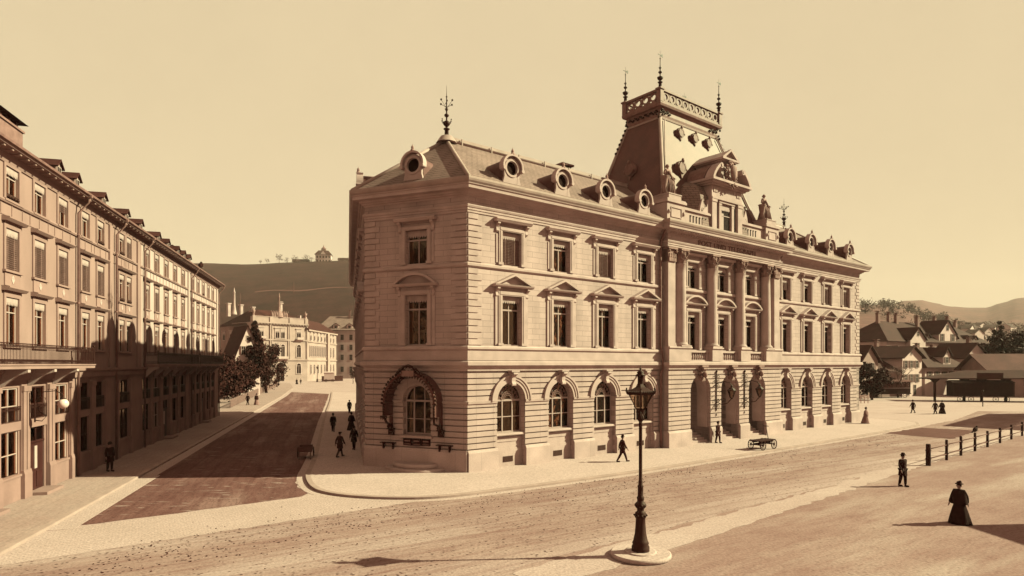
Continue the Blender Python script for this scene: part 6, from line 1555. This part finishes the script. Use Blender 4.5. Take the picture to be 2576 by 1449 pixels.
# ================================================================= MUSEUM AND HOUSES AT THE END OF THE STREET
mu = root('museum', (-91.8, 225, 0), math.atan2(.79, .61), 'ornate pale stone museum with arched portal and sculpture on its parapet, closing the side street', 'museum')
W1 = 22.4; SDA = R(90)-math.atan2(.79, .61)
FS = FR(W1, 0, SDA); FL = FR(-22*math.cos(PI/2)-0, 22, -PI/2)
mb = MB(); mb.box(0, W1, 0, 14, 0, 21.6); obj('wall', mb, 'museum', mu)
mb = MB(); mb.box(0, 40, 0, 12, 0, 19.9, FS); obj('wall', mb, 'museum', mu)
mb = MB(); mb.box(0, 18, 4, 22, 0, 20.6); obj('wall', mb, 'plaster', mu)
mb = MB()
for x in (0, 6.6, 14.6, W1-.5): mb.fb(x, x+.5, 0, .35, 8.2, 21.2)
for x in (7.4, 14.0): mb.fb(x, x+.4, 0, .3, 8.5, 20.5)
for z0, z1, p in ((7.9, 8.35, .45), (15.2, 15.7, .4), (20.9, 21.3, .5), (21.3, 21.75, .9), (21.75, 23.6, .1), (23.6, 23.85, .25)): mb.fb(-.1, W1+.1, 0, p, z0, z1)
for x in (-.1, 6.5, 14.5, W1-1.2): mb.fb(x, x+1.3, .1, .4, 21.76, 23.7)
for k in range(18): mb.fb(.4+k*1.22, .8+k*1.22, .5, .8, 21.0, 21.28)
mb.box(-.1, W1+.1, .0, 1.2, 21.6, 23.6)
for z in range(12): mb.fb(.0, W1, .0, .06, .9+z*.58, 1.35+z*.58)
obj('facade_trim', mb, 'museum', mu)
mb = MB()
for z0, z1, p in ((7.9, 8.3, .4), (15.0, 15.5, .35), (19.3, 19.9, .7)): mb.box(0, 40, -p, 0, z0, z1, FS)
mb.box(24.5, 27.5, -.8, 0, 0, 19.3, FS); obj('facade_trim', mb, 'museum', mu)
mb = MB(); mb.box(0.5, W1-.5, 1.2, 14, 21.6, 21.7); v = [(0, 1.0, 21.7), (W1, 1.0, 21.7), (W1, 14.2, 21.7), (0, 14.2, 21.7), (5, 7.5, 26.6), (W1-5, 7.5, 26.6)]; mb.add(v, [(0, 1, 5, 4), (1, 2, 5), (2, 3, 4, 5), (3, 0, 4)])
v = [(-.8, 3.2, 20.6), (18.5, 3.2, 20.6), (18.5, 22.8, 20.6), (-.8, 22.8, 20.6), (5, 11, 26.4), (11, 11, 26.4)]; mb.add(v, [(0, 1, 5, 4), (1, 2, 5), (2, 3, 4, 5), (3, 0, 4), (0, 3, 2, 1)])
v = [tuple(FS @ Vector(q)) for q in [(-1, -.8, 19.9), (40.8, -.8, 19.9), (40.8, 12.8, 19.9), (-1, 12.8, 19.9), (2, 6, 24.6), (35, 6, 24.6)]]; mb.add(v, [(0, 1, 5, 4), (1, 2, 5), (2, 3, 4, 5), (3, 0, 4)])
mrf = obj('roof', mb, 'tile', mu)
def arched(par, T, w, h, m='dark', fr='trim'):
    mb = MB(); r = w/2; mb.ring(0, h-r, r, r+.28, -.02, .16, n=12)
    for s in (-1, 1): mb.fb(s*(r+.14)-.14, s*(r+.14)+.14, -.02, .16, 0, h-r)
    mb.fb(-r-.35, r+.35, -.02, .22, -.2, 0)
    p = obj('window', mb, fr, par, T); g = MB(); g.prism([(-r, 0), (r, 0)]+[(r*math.cos(PI*i/10), h-r+r*math.sin(PI*i/10)) for i in range(11)], -.01, .08); obj('pane', g, m, p)
    g = MB(); g.fb(-r, r, .08, .12, h-r-.06, h-r+.06); g.fb(-.05, .05, .08, .11, 0, h-r); obj('frame', g, 'frame', p); return p
def recw(par, T, w, h):
    mb = MB(); 
    for s in (-1, 1): mb.fb(s*(w/2+.12)-.12, s*(w/2+.12)+.12, -.02, .15, 0, h)
    mb.fb(-w/2-.25, w/2+.25, -.02, .15, h, h+.25); mb.fb(-w/2-.5, w/2+.5, -.02, .4, h+.45, h+.65); mb.fb(-w/2-.35, w/2+.35, -.02, .25, -.2, 0)
    p = obj('window', mb, 'trim', par, T); g = MB(); g.fb(-w/2, w/2, -.01, .06, 0, h); obj('pane', g, 'dark', p)
    g = MB(); g.fb(-.05, .05, .06, .1, 0, h); g.fb(-w/2, w/2, .06, .1, h*.65, h*.65+.1); g.fb(-w/2, w/2, .06, .09, h*.75, h); obj('frame', g, 'pelmet', p); return p
for x in (3.3, 18.6): recw(mu, Matrix.Translation((x, -.06, 16.2)), 1.7, 3.0); arched(mu, Matrix.Translation((x, -.06, 9.2)), 1.7, 4.6)
for x in (9.7, 11.9): recw(mu, Matrix.Translation((x, -.06, 16.1)), 1.5, 3.1); arched(mu, Matrix.Translation((x, -.06, 9.2)), 1.5, 4.6)
arched(mu, Matrix.Translation((18.6, -.06, 3.0)), 1.8, 3.8); arched(mu, Matrix.Translation((3.3, -.06, 3.0)), 1.8, 3.8)
p = arched(mu, Matrix.Translation((10.8, -.06, .3)), 3.4, 6.8); p.name = 'portal'
for x in (3.3, 10.8, 18.6):
    z = 15.8 if x != 10.8 else 8.6
    mb = MB(); w = 1.3 if x != 10.8 else 2.6
    mb.prof([(0, z-.9), (.4, z-.8), (1.2, z-.2), (1.3, z), (1.3, z+.8), (1.15, z+.8), (1.15, z+.05), (0, z+.05)], x-w, x+w); obj('balcony', mb, 'trim', mu)
for i in range(5): recw(mu, FS @ Matrix.Translation((4+i*4.6, 0, 15.9)), 1.5, 2.4)
for i in range(10): arched(mu, FS @ Matrix.Translation((2.8+i*2.3, 0, 9.6)), 1.0, 4.2)
for i in range(5): arched(mu, FS @ Matrix.Translation((4+i*4.6, 0, 2.8)), 1.3, 3.6)
for z, h, k in ((15.9, 2.4, 0), (9.4, 4.2, 1), (2.8, 3.6, 1)):
    for x in (31, 35.5): (arched if k else recw)(mu, FS @ Matrix.Translation((x, 0, z)), 1.3, h)
for i in range(3): recw(mu, Matrix.Translation((0, 19.5-i*5, 15.5)) @ Matrix.Rotation(-PI/2, 4, 'Z'), 1.6, 2.8)
mb = MB(); mb.lathe(11, .8, [(1.6, 23.8), (1.2, 24.8), (.5, 26.4), (.35, 27.2), (.3, 27.6), (.24, 31.0), (.4, 31.2), (.15, 31.6), (.2, 32.2), (.02, 32.9)], 8)
rnd = random.Random(2)
for s in (-1, 1):
    for k in range(3): q = 11+s*(1.1+k*.9); mb.lathe(q, .6, [(.45, 23.8), (.4, 24.6), (.32, 25.4), (.12, 25.7-.2*k), (.2, 25.9-.2*k), (.05, 26.2-.2*k)], 7); mb.tube([(q, .6, 25.2), (q+s*.5, .4, 25.6), (q+s*.6, .3, 26.1)], .1, 5)
for x in (.6, W1-.6): mb.lathe(x, .4, [(.5, 23.8), (.3, 24.4), (.5, 25), (.7, 25.5), (.25, 26), (.1, 26.6)], 7); mb.prism([(x-.9, 25.2), (x, 24.9), (x+.9, 25.9), (x, 25.6)], -.4, -.2)
obj('parapet_sculpture', mb, 'statue', mu)
mb = MB(); mb.lathe(2, 16, [(1.0, 25), (.6, 27), (.42, 28.5), (.38, 33), (.5, 33.2), (.3, 33.6), (.2, 34.2), (.05, 35)], 10)
for x, y, z in ((-1.2, 14, 28.5), (5.3, 17, 28.6), (7.2, 12, 27.6)): mb.box(x-.5, x+.5, y-.5, y+.5, 24, z); mb.box(x-.7, x+.7, y-.7, y+.7, z, z+.4)
mb.box(15.5, 16.3, 7, 8, 25, 29.5); mb.box(15.2, 16.6, 6.7, 8.3, 29.5, 29.8); mb.box(15.3, 16.5, 6.8, 8.2, 30.1, 30.3)
for x, z in ((9, 25.8), (16, 25.6)): mb.box(x-.6, x+.6, 5.5, 6.5, 22, z, FS)
obj('chimney', mb, 'plinth', mrf)
ap = house('mansard_apartments', 'tall apartment block with dark mansard roof and dormers at the end of the side street', -88, 286, R(8), 34, 14, 22.0, 28.6, gable='side', hip=5, wm='plaster_pale', rm='slate', over=.6,
    wins=tuple(('f', 3.5+i*3.9, z, 1.3, 2.4, False) for i in range(8) for z in (3, 8.4, 12.9, 17.4)), chims=((14, 6, 31), (18.5, 6, 31), (23, 6, 30.4)), cat='apartment block')
for xx in (8.5, 14.5, 20.5, 27): cross_gable(ap, xx, 2.4, 4, 22.2, 24.2, 25.0, ((0, 22.5, 1.0, 1.4, False),), y0=.2)
wg = root('covered_wagon', (-68.5, 231.5, 0), R(15), 'pale covered wagon parked in the bright street before the museum side wing', 'wagon')
mb = MB(); mb.box(0, 3.8, 0, 2.0, .9, 1.2); mb.box(.1, 3.7, .05, 1.95, 1.2, 3.5); mb.prof([(.1, 3.5), (-1, 3.8), (-2.1, 3.5)], 0, 3.8); obj('wagon_body', mb, 'house', wg)
for x in (.7, 3.1): 
    for y in (-.05, 2.05): mb = MB(); wheel(mb, 0, 0, 0, .55, 8, .08); obj('wheel', mb, 'darkwood', wg, Matrix.Translation((x, y, .55)))
mb = MB(); mb.box(-2.6, 0, .9, 1.1, .8, .9); obj('shaft', mb, 'darkwood', wg)
sl = root('distant_street_lamp', (-71.8, 234.5, 0), 0, 'small dark gas lamp standing before the museum side wing', 'street lamp')
mb = MB(); mb.lathe(0, 0, [(.35, 0), (.3, 1.0), (.12, 1.2), (.08, 4.6), (.15, 4.7)], 8); obj('post', mb, 'iron', sl); mb = MB(); mb.lathe(0, 0, [(.15, 4.7), (.38, 5.4), (.40, 5.45), (.1, 5.8), (.02, 6.1)], 6); obj('lantern', mb, 'iron', sl)
lf = root('low_wall', (-71.0, 238, 0), R(62), 'low dark railing wall in front of the museum side wing', 'wall'); mb = MB(); mb.box(0, 11, 0, .3, 0, 1.9); mb.box(-.1, 11.1, -.05, .35, 1.9, 2.05); obj('railing', mb, 'darkwood', lf)

# ================================================================= HILLS
def hill(nm, ridge, yr, yf, m, zf=0, back=600, rows=14, bulge=.15, seed=0):
    rnd = random.Random(seed); mb = MB(); cols = []
    xs = []
    for (a, b) in zip(ridge, ridge[1:]):
        n = max(1, int(abs(b[0]-a[0])/12))
        for i in range(n): t = i/n; t2 = t*t*(3-2*t); xs.append((a[0]+(b[0]-a[0])*t, a[1]+(b[1]-a[1])*t2))
    xs.append(ridge[-1]); k = rows+3
    for px, py in xs:
        q = (px-1288)/1600; zr = CAMH+(915-py)*yr/1600
        for j in range(rows+1):
            t = j/rows; Y = yf+(yr-yf)*t; z = zf+(zr-zf)*(t+bulge*math.sin(PI*t)) if t < 1 else zr
            z += rnd.uniform(-1, 1)*zr*.004*(1 if t < 1 else .25); mb.v.append((q*Y, Y, z))
        mb.v.append((q*(yr+back*.3), yr+back*.3, zr*.9)); mb.v.append((q*(yr+back), yr+back, zr*.2))
    for i in range(len(xs)-1):
        for j in range(k-1): mb.f.append((i*k+j, (i+1)*k+j, (i+1)*k+j+1, i*k+j+1)); mb.sm.append(True)
    o = obj(nm, mb, m); o['kind'] = 'structure'; return o
hill('hill', [(-900, 640), (0, 650), (505, 662), (620, 665), (740, 660), (813, 657), (900, 654), (1100, 660), (1400, 700), (1700, 790)], 900, 370, 'grass', bulge=.03)
hill('wooded_hill', [(1500, 860), (1800, 800), (2060, 775), (2170, 767), (2215, 767), (2270, 775), (2340, 800), (2420, 822), (2600, 838), (3200, 850)], 1000, 300, 'hillwood', bulge=.1, seed=2)
hill('far_hill', [(1200, 850), (1900, 800), (2160, 785), (2230, 768), (2275, 757), (2320, 755), (2350, 762), (2390, 771), (2440, 774), (2480, 774), (2520, 762), (2560, 750), (2640, 738), (3200, 700)], 1900, 900, 'hillwood', bulge=.15, seed=4)
hp = lambda px, py, Y: ((px-1288)/1600*Y, Y, CAMH+(915-py)*Y/1600)
# track across the left hill
mb = MB(); pts = []
for i in range(31):
    px = 640+i*10; Y = 615+i*1.1+5*math.sin(i*.4); q = (px-1288)/1600; t = (Y-370)/530; zr = CAMH+(915-658)*900/1600; pts.append((q*Y, Y, zr*(t+.03*math.sin(PI*t))+1.2))
for a, b in zip(pts, pts[1:]): mb.add([a, b, (b[0], b[1]+2.5, b[2]+1.2), (a[0], a[1]+2.5, a[2]+1.2)], [(0, 1, 2, 3)])
o = obj('hill_path', mb, 'pathm'); o['kind'] = 'structure'
HT = 'trees along the crest of the left hill'
vx, vy, vz = hp(813, 659, 900)
vl = root('hilltop_villa', (vx-11, vy, vz-1.5), R(10), 'pale villa with a little cupola on the crest of the left hill', 'villa')
vl.scale = (1.25,)*3; mb = MB(); mb.box(0, 17, 0, 12, 0, 10); obj('wall', mb, 'house', vl)
mb = MB(); mb.add([(-1, -1, 10), (18, -1, 10), (18, 13, 10), (-1, 13, 10), (3, 3, 15), (14, 3, 15), (14, 9, 15), (3, 9, 15)], [(0, 1, 5, 4), (1, 2, 6, 5), (2, 3, 7, 6), (3, 0, 4, 7), (4, 5, 6, 7), (3, 2, 1, 0)]); rf = obj('roof', mb, 'tile', vl)
mb = MB(); mb.box(6, 11, 3, 8, 15, 17.2); mb.lathe(8.5, 5.5, [(3.1, 17.2), (1.6, 18.6), (.6, 20), (.1, 22)], 8); obj('cupola', mb, 'zinc', rf)
for i in range(5):
    for z in (1.5, 6): hwindow(vl, Matrix.Translation((2+i*3.3, 0, z)), 1.5, 2.4, False)
mb = MB(); mb.prism([(5.5, 10), (11.5, 10), (8.5, 14)], -3, 1.0); obj('gable', mb, 'house', vl)
for nm, lb, px, w, h in (('barn', 'long low dark barn left of the villa on the hill crest', 735, 22, 7), ('long_shed', 'low dark shed right of the villa on the hill crest', 850, 24, 6)):
    x, y, z = hp(px, 661 if px < 800 else 656, 902); house(nm, lb, x, y, R(4), w, 9, h*.5, h, gable='side', wm='house2', over=.6, cat='barn').location.z = z-1.2
for i, (px, h) in enumerate([(655, 6), (672, 8), (702, 14), (722, 9), (742, 12), (771, 13), (784, 9), (797, 8), (832, 7), (862, 9), (878, 9)]):
    x, y, z = hp(px, 662, 896)
    lb = ['bushy low tree', 'small spreading tree', 'tall bare tree', 'slim bare tree', 'bare tree left of the barn', 'bare tree behind the barn end', 'small tree beside the villa', 'shrub against the villa', 'shrub right of the villa', 'low tree above the long shed', 'end tree above the long shed'][i]
    rt = root('hilltop_tree', (x, y, z-1.5), 0, lb+' on the crest of the left hill', 'tree', HT)
    mb = MB(); branches(mb, h, .8, 3, h*.03, 50+i, 2); obj('trunk', mb, 'bark', rt); obj('crown', leaf_crown(h*.42, h*.75, 22, 18, h*.03, 60+i, h*.3), 'leaf_far', rt)
for i, px in enumerate((655, 741, 893)):
    x, y, z = hp(px, 762+i*2, 640); 
# poles on the hill
for i, (px, py, Y) in enumerate(((604, 787, 560), (739, 772, 620), (891, 760, 640))):
    q = (px-1288)/1600; t = (Y-370)/530; zr = CAMH+(915-660)*900/1600; z = zr*(t+.03*math.sin(PI*t))
    mb = MB(); mb.lathe(0, 0, [(.35, -3), (.25, 11)], 6); o = obj('pole', mb, 'wood'); o.location = (q*Y, Y, z); tag(o, ['pale pole low on the hill above the left museum wing', 'pale pole above the museum sculpture on the hillside', 'pale pole on the hillside beside the post office cornice'][i], 'pole', 'poles on the hillside')
# hillside town on the right
rnd = random.Random(21)
for i in range(26):
    px = 2415+rnd.uniform(0, 130); py = rnd.uniform(800, 834); Y = 620+rnd.uniform(0, 330)*((838-py)/38); Y = 430+(840-py)*14
    zr = CAMH+(915-824)*1000/1600; t = (Y-300)/700; z = zr*(t+.1*math.sin(PI*t)); q = (px-1288)/1600
    w = rnd.uniform(10, 17); h = rnd.uniform(7, 10)
    r_ = house('hillside_house', 'pale house in the small cluster on the hazy hillside at the right', q*Y, Y, R(rnd.uniform(15, 50)), w, 9, h, h+3.5, gable=rnd.choice(['front', 'side']), over=.5, wins=tuple(('f', w*(k+.5)/3, 2.5+zz, 1.3, 1.8, False) for k in range(3) for zz in (0, 3)) if i < 8 else (), group='hillside houses at the right'); r_.location.z = z-3
for i in range(26):
    px = 2165+rnd.uniform(0, 330); Y = 560+rnd.uniform(0, 380); q = (px-1288)/1600
    py_r = 767 if px < 2230 else 767+(px-2230)*.28; zr = CAMH+(915-py_r)*1000/1600; t = (Y-300)/700; z = zr*(t+.1*math.sin(PI*t)); h = rnd.uniform(9, 15)
    rt = root('hillside_tree', (q*Y, Y, z-2), 0, 'rounded dark tree scattered over the wooded right hillside', 'tree', 'hillside trees at the right')
    obj('crown', leaf_crown(h*.45, h*.85, 24, 16, h*.05, 200+i, h*.15), 'leaf_far', rt); mb = MB(); mb.lathe(0, 0, [(.4, 0), (.2, h*.5)], 5); obj('trunk', mb, 'bark', rt)

rnd = random.Random(77); mb = MB()
for i in range(150):
    px = rnd.uniform(2165, 2590); Y = rnd.uniform(540, 985); q = (px-1288)/1600
    py_r = 767 if px < 2230 else (767+(px-2230)*.30 if px < 2430 else 827); zr = CAMH+(915-py_r)*1000/1600; t = (Y-300)/700; z = zr*(t+.1*math.sin(PI*t)); r = rnd.uniform(3.5, 7)
    for k in range(60):
        v = Vector((rnd.gauss(0, 1), rnd.gauss(0, 1), rnd.gauss(0, .8))).normalized()*r*rnd.uniform(.5, 1.05); p = Vector((q*Y, Y, z+r*.6))+v; s_ = rnd.uniform(.5, 1.1)
        a = Vector((rnd.gauss(0, 1), rnd.gauss(0, 1), rnd.gauss(0, 1))).normalized(); b = a.cross(Vector((0, .3, 1))).normalized(); mb.add([p-a*s_, p+b*s_*.7, p+a*s_, p-b*s_*.7], [(0, 1, 2, 3)])
tag(obj('hillside_woods', mb, 'leaf_far'), kind='stuff')
house('white_town_house', 'tall white town house with a dark gable behind the trees at the right edge', 112, 170, R(35), 11, 10, 11.5, 15.2, over=.6, wins=tuple(('f', 2+i*3.4, z, 1.2, 1.8, True) for i in range(3) for z in (4.5, 8.2)), chims=((3, 4, 16.5),))
house('grey_town_house', 'grey town house with a long tile roof above the villa row roof end', 120, 205, R(30), 22, 10, 14, 18.5, gable='side', wm='house2', over=.6, wins=tuple(('f', 2+i*3.4, z, 1.2, 1.8, True) for i in range(6) for z in (7, 10.8)), chims=((3, 4, 20), (14, 5, 20)))
# ================================================================= AIR
hz = MB(); hz.box(-2700, 3700, -250, 3200, -1, 420)
HAZE = bpy.data.materials.new('haze_air'); HAZE.use_nodes = True
n = HAZE.node_tree.nodes; l = HAZE.node_tree.links; n.remove(n['Principled BSDF'])
pv = n.new('ShaderNodeVolumePrincipled'); pv.inputs['Color'].default_value = (.9, .66, .60, 1); pv.inputs['Density'].default_value = .0001; pv.inputs['Anisotropy'].default_value = 0
l.new(pv.outputs[0], n['Material Output'].inputs['Volume'])
o = obj('haze', hz, HAZE); o['kind'] = 'stuff'
# tell the small background repeats apart by their place in the row
ORD = ['leftmost', 'second from the left', 'third from the left', 'fourth from the left', 'fifth from the left', 'sixth from the left', 'seventh from the left', 'eighth from the left', 'ninth from the left', 'tenth from the left', 'eleventh from the left', 'twelfth from the left', 'thirteenth from the left', 'fourteenth from the left']
for g, lb in (('hillside trees at the right', 'rounded dark tree on the wooded right hillside'), ('hillside houses at the right', 'pale house on the hazy right hillside')):
    L = sorted([o for o in bpy.data.objects if o.get('group') == g], key=lambda o: o.location.x/o.location.y); n = len(L)
    for i, o in enumerate(L): o['label'] = lb+', '+(ORD[i] if i < n/2 else ORD[n-1-i].replace('leftmost', 'rightmost').replace('left', 'right'))
